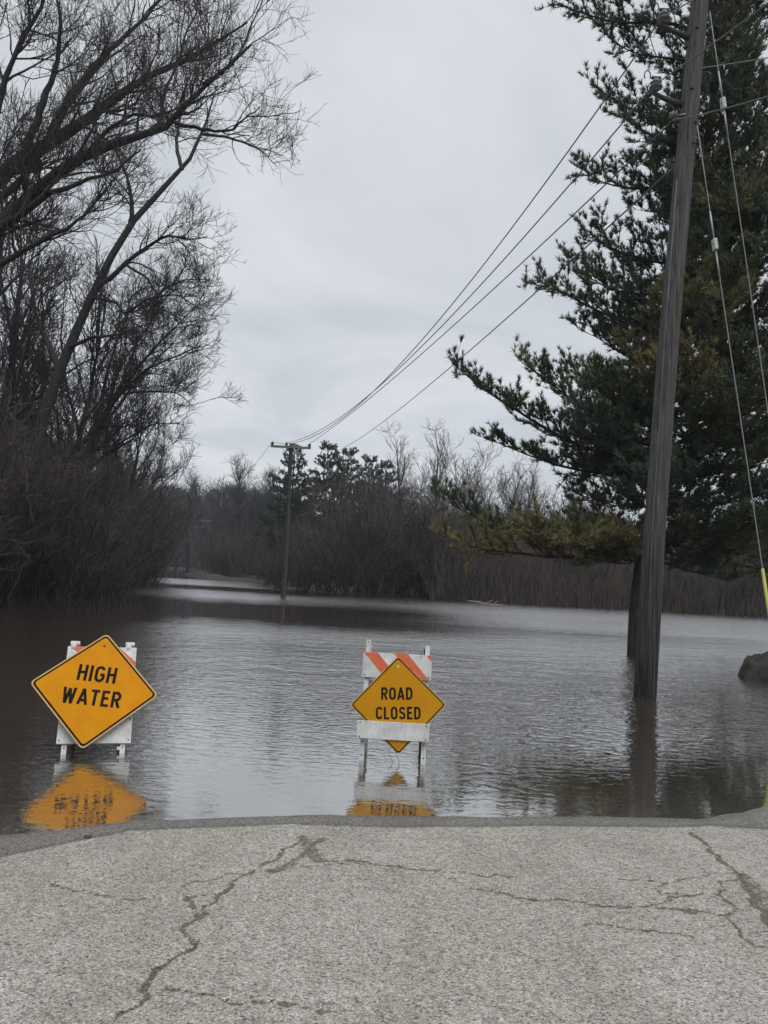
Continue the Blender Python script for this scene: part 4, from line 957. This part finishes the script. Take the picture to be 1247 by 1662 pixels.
spots = [(33, 5.0, 1.15, 1), (36, 8, 1.3, 0), (42, 5, 1.2, 2), (48, 7, 1.25, 0), (56, 5, 1.15, 2), (60, 8, 1.25, 0), (68, 3, 1.05, 2), (75, 4, 1.1, 1), (84, 3, 1.05, 0), (94, 3, 1.05, 1), (104, 4, 1.1, 2), (116, 4, 1.1, 0),
         (30, 8, 1.25, 2), (28, 12, 1.3, 1), (40, 12, 1.4, 1), (50, 13, 1.4, 2), (64, 12, 1.3, 1), (80, 9, 1.25, 2), (35, 17, 1.4, 0), (45, 18, 1.4, 1), (26, 4, 1.0, 0), (38, 4.5, 1.62, 0), (36, 7.5, 1.7, 2), (43, 6, 1.65, 1), (33, 10, 1.75, 1), (50, 5, 1.45, 0), (40, 9, 1.8, 2), (31, 5, 1.45, 0), (55, 18, 1.4, 0), (72, 15, 1.3, 0), (90, 12, 1.3, 1)]
for i, (y, off, sc, k) in enumerate(spots):
    x = lbx(y) - off
    put('bare_tree', TP[k], ('trunk', 'crown'), (x, y, ZG(x, y)), g.uniform(0, 6.28), sc, 'slender bare tree in the woods rising above the brush of the left bank', 'tree', 'bare trees along the left bank')
n_ = 0
for y in list(np.linspace(24, 66, 34)) + list(np.linspace(69, 130, 26)):
    off = g.uniform(0.3, 3.0); x = lbx(y) - off; k = int(g.integers(0, 3))
    put('bare_shrub', SP[k], ('stems', 'twigs'), (x, y, ZG(x, y)), g.uniform(0, 6.28), g.uniform(0.62, 1.0) * (1.0 if g.random() < .6 or y > 62 else 1.4), 'tangled brown leafless shrub in the thicket lining the left bank', 'shrub', 'leafless shrubs of the left bank')
for px, Y in [(-60, 33), (-30, 31.5), (5, 32.5), (35, 33.5), (70, 34), (105, 35), (140, 37), (165, 40), (190, 44), (205, 48), (222, 53), (236, 58), (-10, 35), (60, 38), (120, 41), (160, 45)]:
    p = at(px, 940, Y)
    put('bare_shrub', SP[int(g.integers(0, 3))], ('stems', 'twigs'), (p[0], Y, ZG(p[0], Y)), g.uniform(0, 6.28), g.uniform(.7, .95), 'tangled brown leafless shrub in the thicket lining the left bank', 'shrub', 'leafless shrubs of the left bank')
# reddish brush in the middle distance
for x, y, sc, k in [(-8.2, 66, 0.7, 0), (-5.6, 60, 0.66, 1), (-3.6, 57, .85, 2), (-1.8, 56.5, 1.15, 0), (0.2, 58, 1.2, 1), (1.8, 59.5, 1.15, 2), (3.4, 60, 1.05, 0), (4.8, 59, 0.85, 1), (-4.6, 63, .8, 0), (-1.0, 62, 1.3, 2), (1.4, 64, 1.3, 0), (3.8, 64, 1.2, 1), (-7, 72, .75, 1), (-10.5, 76, 0.7, 2), (-3, 68, 1.25, 1), (0.5, 70, 1.35, 2), (4.0, 70, 1.3, 0)]:
    put('bare_shrub', SP[k], ('stems', 'twigs'), (x, y, ZG(x, y)), g.uniform(0, 6.28), sc * 0.95, 'tall reddish brown leafless willow shrub in the clump behind the far pole', 'shrub', 'willow shrubs in the middle distance')
for px, Y, sc in [(720, 58, .75), (745, 57, .55), (768, 59, .62), (800, 57.5, .5), (832, 60, .6), (870, 57, .45), (905, 59, .55), (940, 57.5, .5), (975, 58.5, .55), (1085, 57, .5), (1120, 58, .55), (1155, 57, .48), (1190, 58, .6), (1225, 57, .5)]:
    p = at(px, 940, Y)
    put('bare_shrub', SP[int(g.integers(0, 3))], ('stems', 'twigs'), (p[0], Y, ZG(p[0], Y)), g.uniform(0, 6.28), sc * 1.35, 'low brown leafless shrub among the saplings of the right bank', 'shrub', 'leafless shrubs of the right bank')
# pale upright bare trees on the right skyline
for i, (px, Y, sc) in enumerate([(660, 80, 1.05), (690, 78, 1.12), (712, 84, 1.12), (735, 90, .9), (760, 92, 0.95), (780, 90, 1.0), (805, 95, 1.05), (825, 90, 1.02), (848, 96, 1.05), (868, 92, 1.0), (890, 96, 1.0), (912, 92, 0.95), (935, 96, .95), (955, 92, 0.92), (985, 95, 0.9), (1060, 92, .9), (1110, 94, .9), (1150, 92, 0.9), (1190, 95, .95), (1220, 90, 0.95), (1260, 94, .9)]):
    sc = sc * (1.42 if i % 2 else 1.12)
    p = at(px, 930, Y)
    put('bare_tree', SU[0] if i % 2 else TPP[0], ('trunk', 'crown'), (p[0], Y, ZG(p[0], Y)), g.uniform(0, 6.28), sc, 'pale upright bare tree on the skyline beyond the right bank', 'tree', 'pale bare trees beyond the right bank')

for px, Y, sc, k in [(285, 150, 1.15, 0), (305, 142, 1.3, 1), (330, 150, 1.4, 2), (352, 138, 1.2, 0), (372, 128, 1.35, 1), (392, 120, 1.25, 2), (412, 122, 1.2, 0), (432, 112, 1.1, 1)]:
    p = at(px, 925, Y)
    put('bare_tree', TP[k], ('trunk', 'crown'), (p[0], Y, ZG(p[0], Y)), g.uniform(0, 6.28), sc, 'bare tree whose crown tops the far woods left of the far utility pole', 'tree', 'bare trees topping the far woods')
# ---------------------------------------------------------------- masses nobody could count
def scatter(protos, places, name, m, label):
    pts = np.array([(x, y, z) for x, y, z, *_ in places], np.float32)
    me = bpy.data.meshes.new(name); me.vertices.add(len(pts)); me.vertices.foreach_set('co', pts.ravel())
    for nm, vals in (('turn', [q[3] for q in places]), ('size', [q[4] for q in places])):
        me.attributes.new(nm, 'FLOAT', 'POINT').data.foreach_set('value', np.array(vals, np.float32))
    me.attributes.new('pick', 'INT', 'POINT').data.foreach_set('value', np.array([q[5] for q in places], np.int32))
    me.update()
    o = obj(name, me, m)
    ng = bpy.data.node_groups.new(name, 'GeometryNodeTree')
    ng.interface.new_socket('Geometry', in_out='INPUT', socket_type='NodeSocketGeometry'); ng.interface.new_socket('Geometry', in_out='OUTPUT', socket_type='NodeSocketGeometry')
    N, L = ng.nodes, ng.links
    gi, go = N.new('NodeGroupInput'), N.new('NodeGroupOutput')
    jn = N.new('GeometryNodeJoinGeometry')
    for pr in reversed(protos):
        po = bpy.data.objects.new(name + '_source', pr[0]); pr[0].materials.clear(); pr[0].materials.append(m)
        oi = N.new('GeometryNodeObjectInfo'); oi.inputs['Object'].default_value = po; oi.inputs['As Instance'].default_value = True
        L.new(oi.outputs['Geometry'], jn.inputs[0])
    ip = N.new('GeometryNodeInstanceOnPoints'); ip.inputs['Pick Instance'].default_value = True
    def attr(nm, ty='FLOAT'):
        n = N.new('GeometryNodeInputNamedAttribute'); n.data_type = ty; n.inputs['Name'].default_value = nm; return n.outputs['Attribute']
    cx = N.new('ShaderNodeCombineXYZ'); L.new(attr('turn'), cx.inputs[2])
    L.new(gi.outputs[0], ip.inputs['Points']); L.new(jn.outputs[0], ip.inputs['Instance']); L.new(attr('pick', 'INT'), ip.inputs['Instance Index'])
    L.new(cx.outputs[0], ip.inputs['Rotation']); L.new(attr('size'), ip.inputs['Scale']); L.new(ip.outputs[0], go.inputs[0])
    o.modifiers.new('scatter', 'NODES').node_group = ng
    return tag(o, label, kind='stuff')
def low_tree(seed, H, spread):
    g_ = np.random.default_rng(seed)
    P, Rd = march(np.array([[0, 0, -0.4]]), np.array([[0.03, 0, 1.0]]), np.array([H * .85]), np.array([H * .016]), np.array([0.04]), 8, 0.06, 0.02, g_)
    S, D, L, r = spawn(P, Rd, 18 / H, 0.2, 1.0, (22, 50), (spread * .55, spread), g_, 0.55, 0.6, 0.45)
    P1, R1 = march(S, D, L, np.maximum(r, .05), np.full(len(r), .025), 5, 0.13, 0.07, g_)
    lv = branch_levels(g_, P1, R1, [dict(per_m=1.5, t0=.15, L=(1.2, 3.0), n=3, rk=.6, rmin=.035, rmax=.055, rtip=.022, trop=.07, sides=3),
                                    dict(per_m=1.6, t0=.1, L=(.6, 1.6), n=2, rk=.6, rmin=.03, rtip=.02, trop=.08, sides=3)])
    V, Q = tubes([(P, Rd, 5), (P1, R1, 3)] + lv)
    return (np_mesh('low', V, quads=Q),)
LT_ = [low_tree(71, 15, 6), low_tree(72, 15, 5.2), low_tree(73, 15, 6.5)]
def off_water(x, y, d=0.5): return poly_sd(np.array([[x]]), np.array([[y]]), POLY)[0, 0] > d
pl = []
for i in range(330):                                   # far woods closing the flooded road and behind the shrubs
    px = g.uniform(225, 480) if i < 250 else g.uniform(470, 1300); Y = g.uniform(110, 250) if i < 250 else g.uniform(105, 150)
    p = at(px, 925, Y)
    if not off_water(p[0], Y): Y = 226 + 40 * g.random(); p = at(px, 925, Y)
    h_ = (0.85 + .35 * g.random()) * np.interp(Y, [110, 160, 250], [.75, 1.0, 1.45])
    pl.append((p[0], Y, 0.3, g.uniform(0, 6.28), h_ if i < 250 else g.uniform(.5, .75), int(g.integers(0, 3))))
scatter(LT_, pl, 'far_woods', M_farwood, 'distant grey bare woods closing the view beyond the flooded road')
def low_shrub(seed, H, stems, spread, up):
    g_ = np.random.default_rng(seed); n = stems
    S = np.stack([g_.normal(0, H * .09, n), g_.normal(0, H * .09, n), np.full(n, -.3)], -1); a = g_.uniform(0, 6.28, n); k = g_.uniform(.05, 1, n) * spread
    P, Rd = march(S, np.stack([np.cos(a) * k, np.sin(a) * k, np.ones(n)], -1), H * g_.uniform(.6, 1.05, n), g_.uniform(.03, .06, n), np.full(n, .014), 4, .12, .03, g_)
    lv = branch_levels(g_, P, Rd, [dict(per_m=1.8, t0=.08, L=(H * .15, H * .34), n=3, rk=.6, rmin=.02, rmax=.03, rtip=.012, trop=up, sides=3),
                                   dict(per_m=1.9, t0=.1, L=(H * .08, H * .18), n=2, rk=.6, rmin=.016, rtip=.010, trop=up, sides=3)])
    V, Q = tubes([(P, Rd, 4)] + lv); return (np_mesh('low', V, quads=Q),)
LS = [low_shrub(81, 7, 20, 0.7, .08), low_shrub(82, 7, 22, .9, .05), low_shrub(83, 7, 18, .6, .1)]
pl = []
for i in range(420):                                   # left bank thicket behind the front row
    y = 20 + 130 * g.random() ** 1.3; x = lbx(y) - g.uniform(1.5, 26)
    pl.append((x, y, 0.1, g.uniform(0, 6.28), g.uniform(.6, 1.3), int(g.integers(0, 3))))
scatter(LS, pl, 'thicket', M_brush, 'dense dark brown undergrowth filling the left bank')
LS2 = [low_shrub(84, 7, 20, 0.6, .1), low_shrub(85, 7, 22, .8, .06), low_shrub(86, 7, 18, .5, .1)]
pl = []
for i in range(260):
    px = g.uniform(215, 760); Y = g.uniform(68, 140); p = at(px, 925, Y)
    if not off_water(p[0], Y, 1): continue
    pl.append((p[0], Y, 0.2, g.uniform(0, 6.28), g.uniform(.6, 1.0), int(g.integers(0, 3))))
for i in range(170):
    px = g.uniform(205, 470); Y = g.uniform(130, 270); p = at(px, 925, Y)
    if not off_water(p[0], Y, 1): continue
    pl.append((p[0], Y, 0.2, g.uniform(0, 6.28), g.uniform(.8, 1.6), int(g.integers(0, 3))))
for i in range(190):
    px = g.uniform(700, 1330); Y = g.uniform(62, 100); p = at(px, 940, Y)
    pl.append((p[0], Y, 0.2, g.uniform(0, 6.28), g.uniform(.6, 1.15), int(g.integers(0, 3))))
scatter(LS2, pl, 'thicket', M_brush2, 'brown undergrowth behind the middle shrubs and the right bank')
# upright saplings along the right bank
n = 4600
px = g.uniform(700, 1330, n); YY = 55.5 + 9 * g.random(n) ** 1.6
XX = np.array([at(a, 940, b)[0] for a, b in zip(px, YY)])
hh = g.uniform(1.0, 4.8, n) * (0.35 + 1.25 * fbm(XX * .45, YY * .3, 3))
P, Rd = march(np.stack([XX, YY, np.full(n, -.1)], -1), np.stack([g.normal(0, .2, n), g.normal(0, .2, n), np.ones(n)], -1), hh, g.uniform(.012, .026, n), np.full(n, .006), 3, .13, .02, g)
lv = branch_levels(g, P, Rd, [dict(per_m=.9, t0=.3, L=(.4, 1.1), n=2, ang=(15, 40), rk=.6, rmin=.009, rtip=.005, trop=.1, sides=3)])
V, Q = tubes([(P, Rd, 3)] + lv)
tag(obj('sapling_thicket', np_mesh('sapling_thicket', V, quads=Q), M_sapling), 'dense band of thin upright brown saplings along the right bank', kind='stuff')

# ---------------------------------------------------------------- conifers
def conifer_foliage(g, P, Rd, tints, sec_sp, sec_L, ter_sp, ter_L, tuft_sp, needles, nl, nw, upturn, t0=0.22, droop=0.0, fwd=0.75, upn=0.3, spread=0.55, ups=None):
    # P: branches (B,n,3)
    B = len(P)
    seglen = np.linalg.norm(np.diff(P, axis=1), axis=2).sum(1)
    S, D, L, Tn = [], [], [], []
    for b in range(B):
        m = max(3, int(seglen[b] * (1 - t0) / sec_sp)); t = np.linspace(t0, 1, m) + g.normal(0, .02, m); t = np.clip(t, 0.05, 1)
        f = t * (P.shape[1] - 1); i = np.minimum(f.astype(int), P.shape[1] - 2); w = (f - i)[:, None]
        p = P[b, i] * (1 - w) + P[b, i + 1] * w; T = nrm(P[b, i + 1] - P[b, i])
        sd_ = nrm(np.cross(T, [0, 0, 1.0])) * np.where(np.arange(m) % 2 == 0, 1, -1)[:, None]
        a = R_(1) * g.uniform(35, 65, m)[:, None]
        S.append(p); D.append(T * np.cos(a) + sd_ * np.sin(a) + np.array([0, 0, 1]) * g.normal(upturn * (1 if ups is None else ups[b]), .22, m)[:, None] - [0, 0, droop])
        L.append(sec_L * (0.35 + 0.65 * np.clip((1 - t) * 1.8, 0, 1)) * g.uniform(.6, 1.15, m) * min(1, 0.35 + seglen[b] / 4.5)); Tn.append(np.full(m, tints[b]) + g.normal(0, .12, m))
    S, D, L, Tn = np.vstack(S), np.vstack(D), np.concatenate(L), np.concatenate(Tn)
    P2, R2 = march(S, D, L, np.full(len(L), .014), np.full(len(L), .006), 4, .10, upturn * 0.35, g, droop * .3)
    # tertiary twiglets
    cnt = np.maximum(2, (L / ter_sp).astype(int)); idx = np.repeat(np.arange(len(L)), cnt)
    t = 0.15 + 0.85 * g.random(len(idx)); f = t * 4; i = np.minimum(f.astype(int), 3); w = (f - i)[:, None]
    p = P2[idx, i] * (1 - w) + P2[idx, i + 1] * w; T = nrm(P2[idx, i + 1] - P2[idx, i])
    sd_ = nrm(np.cross(T, g.normal(0, 1, T.shape) + [0, 0, 1.2])); a = R_(1) * g.uniform(25, 65, len(idx))[:, None]
    D3 = T * np.cos(a) + sd_ * np.sin(a) + [0, 0, upturn * .8 - droop * .8]
    P3, R3 = march(p, D3, ter_L * g.uniform(.5, 1.2, len(idx)), np.full(len(idx), .006), np.full(len(idx), .003), 2, .08, upturn * .5, g)
    allP = [(P2, Tn), (P3, Tn[idx])]
    # tufts of needles
    pos, dr, tn = [], [], []
    for PP, tt in allP:
        n1 = PP.shape[1]; Lp = np.linalg.norm(np.diff(PP, axis=1), axis=2).sum(1)
        c = np.maximum(2, (Lp / tuft_sp).astype(int)); ix = np.repeat(np.arange(len(PP)), c)
        t = 1 - 0.8 * g.random(len(ix)) ** 1.2; f = t * (n1 - 1); i = np.minimum(f.astype(int), n1 - 2); w = (f - i)[:, None]
        pos.append(PP[ix, i] * (1 - w) + PP[ix, i + 1] * w); dr.append(nrm(PP[ix, i + 1] - PP[ix, i])); tn.append(tt[ix])
    pos, dr, tn = np.vstack(pos), np.vstack(dr), np.concatenate(tn)
    nT = len(pos); N = nT * needles
    p = np.repeat(pos, needles, 0); d = nrm(np.repeat(dr, needles, 0) * fwd + [0, 0, upn] + g.normal(0, spread, (N, 3)))
    s = nrm(np.cross(d, g.normal(0, 1, (N, 3)))) * (nw * .5); l = nl * g.uniform(.7, 1.2, (N, 1))
    V = np.stack([p - s, p + s, p + d * l], 1).reshape(-1, 3)
    T = np.arange(N * 3).reshape(-1, 3)
    tint = np.clip(np.repeat(np.repeat(tn + g.normal(0, .06, nT), needles), 3), 0, 1)
    return (V, T, tint), [(P2, R2, 3), (P3, R3, 3)]

gp_ = np.random.default_rng(77)
baseP = gnd(1029, 1065); YQ = baseP[1]
trunkP = [baseP - [0, 0, .6], at(1033, 960, YQ), at(1060, 820, YQ), at(1090, 620, YQ), at(1120, 430, YQ), at(1145, 260, YQ), at(1165, 100, YQ), at(1180, -60, YQ), at(1190, -260, YQ)]
TPn = resample(trunkP, 30)
def trunk_at(z):
    i = np.argmin(abs(TPn[:, 2] - z)); return TPn[i]
br, tn = [], []
HB = [  # branches whose tips show against the sky: (attach px, mid px, tip px, depth shift, tint)
    ([(1165, 60), (1080, 35), (1000, 38), (940, 20), (900, 2)], -0.6, .22), ([(1160, 105), (1090, 95), (1030, 88), (985, 60), (978, 48)], .5, .2),
    ([(1150, 190), (1080, 200), (1030, 180), (990, 158), (970, 140)], -.8, .25), ([(1155, 230), (1090, 235), (1050, 215), (1010, 190)], -1.6, .2),
    ([(1140, 310), (1070, 305), (1010, 305), (965, 292), (938, 268)], -.6, .22), ([(1150, 300), (1090, 290), (1050, 270), (1030, 262)], 1.2, .2),
    ([(1125, 430), (1060, 425), (1010, 410), (975, 395), (955, 375)], -.8, .18), ([(1120, 470), (1050, 480), (990, 470), (940, 440), (928, 428)], .6, .2),
    ([(1110, 540), (1030, 530), (960, 500), (905, 470), (868, 462)], -1.2, .2), ([(1100, 600), (1020, 580), (965, 545), (940, 535)], 1.0, .15),
    ([(1090, 680), (1000, 690), (930, 650), (880, 610), (850, 590)], -1.0, .45), ([(1085, 735), (980, 740), (900, 705), (830, 660), (780, 630), (745, 598)], -.6, .18),
    ([(1080, 745), (990, 770), (920, 760), (860, 740), (800, 715)], .8, .18), ([(1090, 650), (1010, 640), (960, 620), (920, 600)], .5, .5),
    ([(1060, 850), (980, 885), (900, 880), (830, 865), (770, 840), (712, 805)], .4, .22), ([(1050, 885), (980, 905), (900, 905), (820, 895), (760, 888), (725, 872)], -1.2, .72),
    ([(1055, 870), (980, 890), (920, 880), (880, 865), (850, 850)], -2.4, .62), ([(1050, 890), (1000, 895), (960, 890), (930, 880)], -2.6, .68),
    ([(1110, 520), (1130, 525), (1160, 510), (1185, 490)], -3.2, .6), ([(1090, 640), (1110, 650), (1130, 640)], -3.0, .55), ([(1125, 330), (1160, 335), (1185, 345)], -2.8, .5),
    ([(1075, 760), (1120, 750), (1180, 720), (1235, 705)], -1, .2), ([(1060, 870), (1110, 890), (1170, 895), (1215, 890)], -.6, .25), ([(1070, 800), (1120, 810), (1170, 800), (1220, 790)], .5, .25), ([(1065, 840), (1120, 850), (1170, 850), (1210, 845)], -1.5, .3), ([(1085, 690), (1130, 690), (1180, 680), (1225, 665)], 1.0, .3), ([(1055, 880), (1090, 900), (1130, 905), (1170, 900)], 2.0, .2), ([(1048, 905), (1020, 915), (995, 915), (985, 910)], -1.2, .3), ([(1050, 905), (1100, 920), (1150, 935), (1180, 940)], .8, .2),
    ([(1160, 100), (1210, 50), (1250, 20), (1290, 10)], -.8, .22), ([(1150, 180), (1200, 150), (1240, 160), (1290, 150)], .8, .2), ([(1145, 250), (1200, 240), (1225, 225)], -1, .2), ([(1135, 340), (1190, 330), (1250, 323), (1310, 322)], 1.5, .2), ([(1130, 380), (1190, 372), (1250, 368), (1310, 365)], 2.5, .2),
]
for pts, dz, ti in HB:
    n_ = len(pts); W_ = [at(x, y, YQ + dz * k / (n_ - 1)) for k, (x, y) in enumerate(pts)]
    br.append(resample(W_, 10)); tn.append(ti + .10)
zt = 3.0
while zt < 20.5:                                        # the rest of the whorls, all round the trunk
    c0 = trunk_at(zt); a0 = gp_.uniform(0, 6.28); m = int(gp_.integers(3, 6))
    Lm = np.interp(zt, [2, 5, 8, 10, 13, 16, 21], [4.6, 4.4, 3.5, 2.6, 1.8, 1.4, .6])
    for j in range(m):
        a = a0 + 6.28 * j / m + gp_.normal(0, .25); out = np.array([math.cos(a), math.sin(a), 0])
        if out[0] < -0.88: continue                     # left flank is covered by the drawn branches
        L = Lm * gp_.uniform(.65, 1.0) * (0.72 if out[0] < -0.3 else 1.0)
        rise = np.interp(zt, [2, 8, 20], [-.05, .12, .5]); t = np.linspace(0, 1, 11)[:, None]
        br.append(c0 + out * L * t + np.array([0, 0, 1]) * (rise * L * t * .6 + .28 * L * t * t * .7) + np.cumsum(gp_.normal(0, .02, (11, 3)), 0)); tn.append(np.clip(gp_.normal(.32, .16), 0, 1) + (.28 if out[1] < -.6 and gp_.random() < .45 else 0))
    zt += gp_.uniform(.34, .50)
BP = np.array(br); BL = np.linalg.norm(np.diff(BP, axis=1), axis=2).sum(1)
BR = np.linspace(1, .18, 11)[None] * np.clip(BL * .013, .018, .07)[:, None]
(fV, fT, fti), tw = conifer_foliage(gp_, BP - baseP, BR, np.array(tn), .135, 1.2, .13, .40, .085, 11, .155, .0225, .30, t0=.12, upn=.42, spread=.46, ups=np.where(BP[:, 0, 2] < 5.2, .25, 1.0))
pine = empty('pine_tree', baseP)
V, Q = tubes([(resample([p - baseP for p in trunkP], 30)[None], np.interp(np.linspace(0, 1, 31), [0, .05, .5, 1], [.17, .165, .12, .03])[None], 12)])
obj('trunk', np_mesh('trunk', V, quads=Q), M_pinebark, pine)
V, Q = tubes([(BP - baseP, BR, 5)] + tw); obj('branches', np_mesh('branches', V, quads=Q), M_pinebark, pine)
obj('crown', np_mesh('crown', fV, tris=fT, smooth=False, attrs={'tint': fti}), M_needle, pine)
tag(pine, 'tall dark green pine standing in the water behind the near utility pole', 'tree', 'conifers')
print('pine tris', len(fT))

def conifer(name, seed, H, Lb, base, label, tint0, params, sp=(.5, .7), group='conifers', rise=(-.1, .05, .45), z0=1.2, filt=None):
    g_ = np.random.default_rng(seed); br, tn = [], []; zt = z0
    while zt < H * .98:
        a0 = g_.uniform(0, 6.28); m = int(g_.integers(3, 6)); Lm = Lb * np.clip((1 - zt / H) ** .75, .08, 1)
        for j in range(m):
            a = a0 + 6.28 * j / m + g_.normal(0, .2); out = np.array([math.cos(a), math.sin(a), 0])
            if filt and not filt(out): continue
            L = Lm * g_.uniform(.6, 1.1); rs = np.interp(zt / H, [0, .5, 1], rise); t = np.linspace(0, 1, 11)[:, None]
            br.append(np.array([0, 0, zt]) + out * L * t + np.array([0, 0, 1]) * (rs * L * t + .2 * L * t * t) + np.cumsum(g_.normal(0, .02, (11, 3)), 0)); tn.append(np.clip(g_.normal(tint0, .12), 0, 1))
        zt += g_.uniform(*sp)
    P = np.array(br); BL = np.linalg.norm(np.diff(P, axis=1), axis=2).sum(1); Rr = np.linspace(1, .2, 11)[None] * np.clip(BL * .014, .015, .08)[:, None]
    (V, T, ti), tw = conifer_foliage(g_, P, Rr, np.array(tn), **params)
    tV, tQ = tubes([(np.array([[(0, 0, z) for z in np.linspace(-.5, H, 12)]], float), np.linspace(H * .014, .02, 12)[None], 10)])
    bV, bQ = tubes([(P, Rr, 4)] + tw[:1])
    a, b, c = np_mesh('trunk', tV, quads=tQ), np_mesh('branches', bV, quads=bQ), np_mesh('crown', V, tris=T, smooth=False, attrs={'tint': ti})
    a.materials.append(M_pinebark); b.materials.append(M_pinebark); c.materials.append(M_needle)
    t = empty(name, base)
    for m, p in ((a, 'trunk'), (b, 'branches'), (c, 'crown')): obj(p, m, None, t)
    return tag(t, label, 'tree', group), (a, b, c)
pS = at(1325, 1000, 23.5)
conifer('spruce_tree', 61, 12.8, 5.6, (pS[0], 23.5, -.1), 'drooping brownish green conifer cut off by the right edge of the picture', .42,
        dict(sec_sp=.2, sec_L=1.0, ter_sp=.16, ter_L=.34, tuft_sp=.12, needles=8, nl=.13, nw=.03, upturn=.02, droop=.25), sp=(.34, .5), rise=(-.12, -.02, .3), z0=2.6, filt=lambda o: o[0] < .3)
pfar = dict(sec_sp=.20, sec_L=1.3, ter_sp=.22, ter_L=.5, tuft_sp=.15, needles=8, nl=.24, nw=.10, upturn=.30)
p1 = at(467, 925, 82)
_, mm = conifer('pine_tree', 63, 14.3, 5.2, (p1[0], 82, .2), 'dark layered pine on the skyline directly behind the far utility pole', .12, pfar, sp=(.8, 1.1), z0=3)
for px, Y, sc, rz, lab in ((522, 84, 1.05, 2.0, 'leftmost and tallest top of the far pines right of the far pole'), (556, 88, 1.06, 4.0, 'second far pine top right of the far pole, just above the reddish shrubs'), (592, 86, .99, 1.0, 'low far pine whose small tuft tops the reddish shrubs'), (618, 88, .97, 3.0, 'rightmost low far pine tuft before the pale bare trees'), (437, 100, .75, 5, 'short far pine low to the left of the far utility pole')):
    p = at(px, 925, Y); put('pine_tree', mm, ('trunk', 'branches', 'crown'), (p[0], Y, .2), rz, sc, lab, 'tree', 'conifers')
pd_ = at(765, 930, 64)

hm = bpy.data.materials.new('haze_air'); hm.use_nodes = True
hn = hm.node_tree.nodes; hn.clear()
ho = hn.new('ShaderNodeOutputMaterial'); hv = hn.new('ShaderNodeVolumePrincipled')
hv.inputs['Color'].default_value = (0.80, 0.88, 1.0, 1); hv.inputs['Density'].default_value = 0.0006; hv.inputs['Anisotropy'].default_value = 0.0
hm.node_tree.links.new(hv.outputs[0], ho.inputs['Volume'])
hz = obj('haze', box_mesh('haze', (0, 850, 12.5), (3900, 3900, 29.5), 0), hm)
tag(hz, 'thin bluish damp air over the flood', kind='stuff')

tot = sum(len(m.polygons) for m in bpy.data.meshes)
print('polygons', tot)
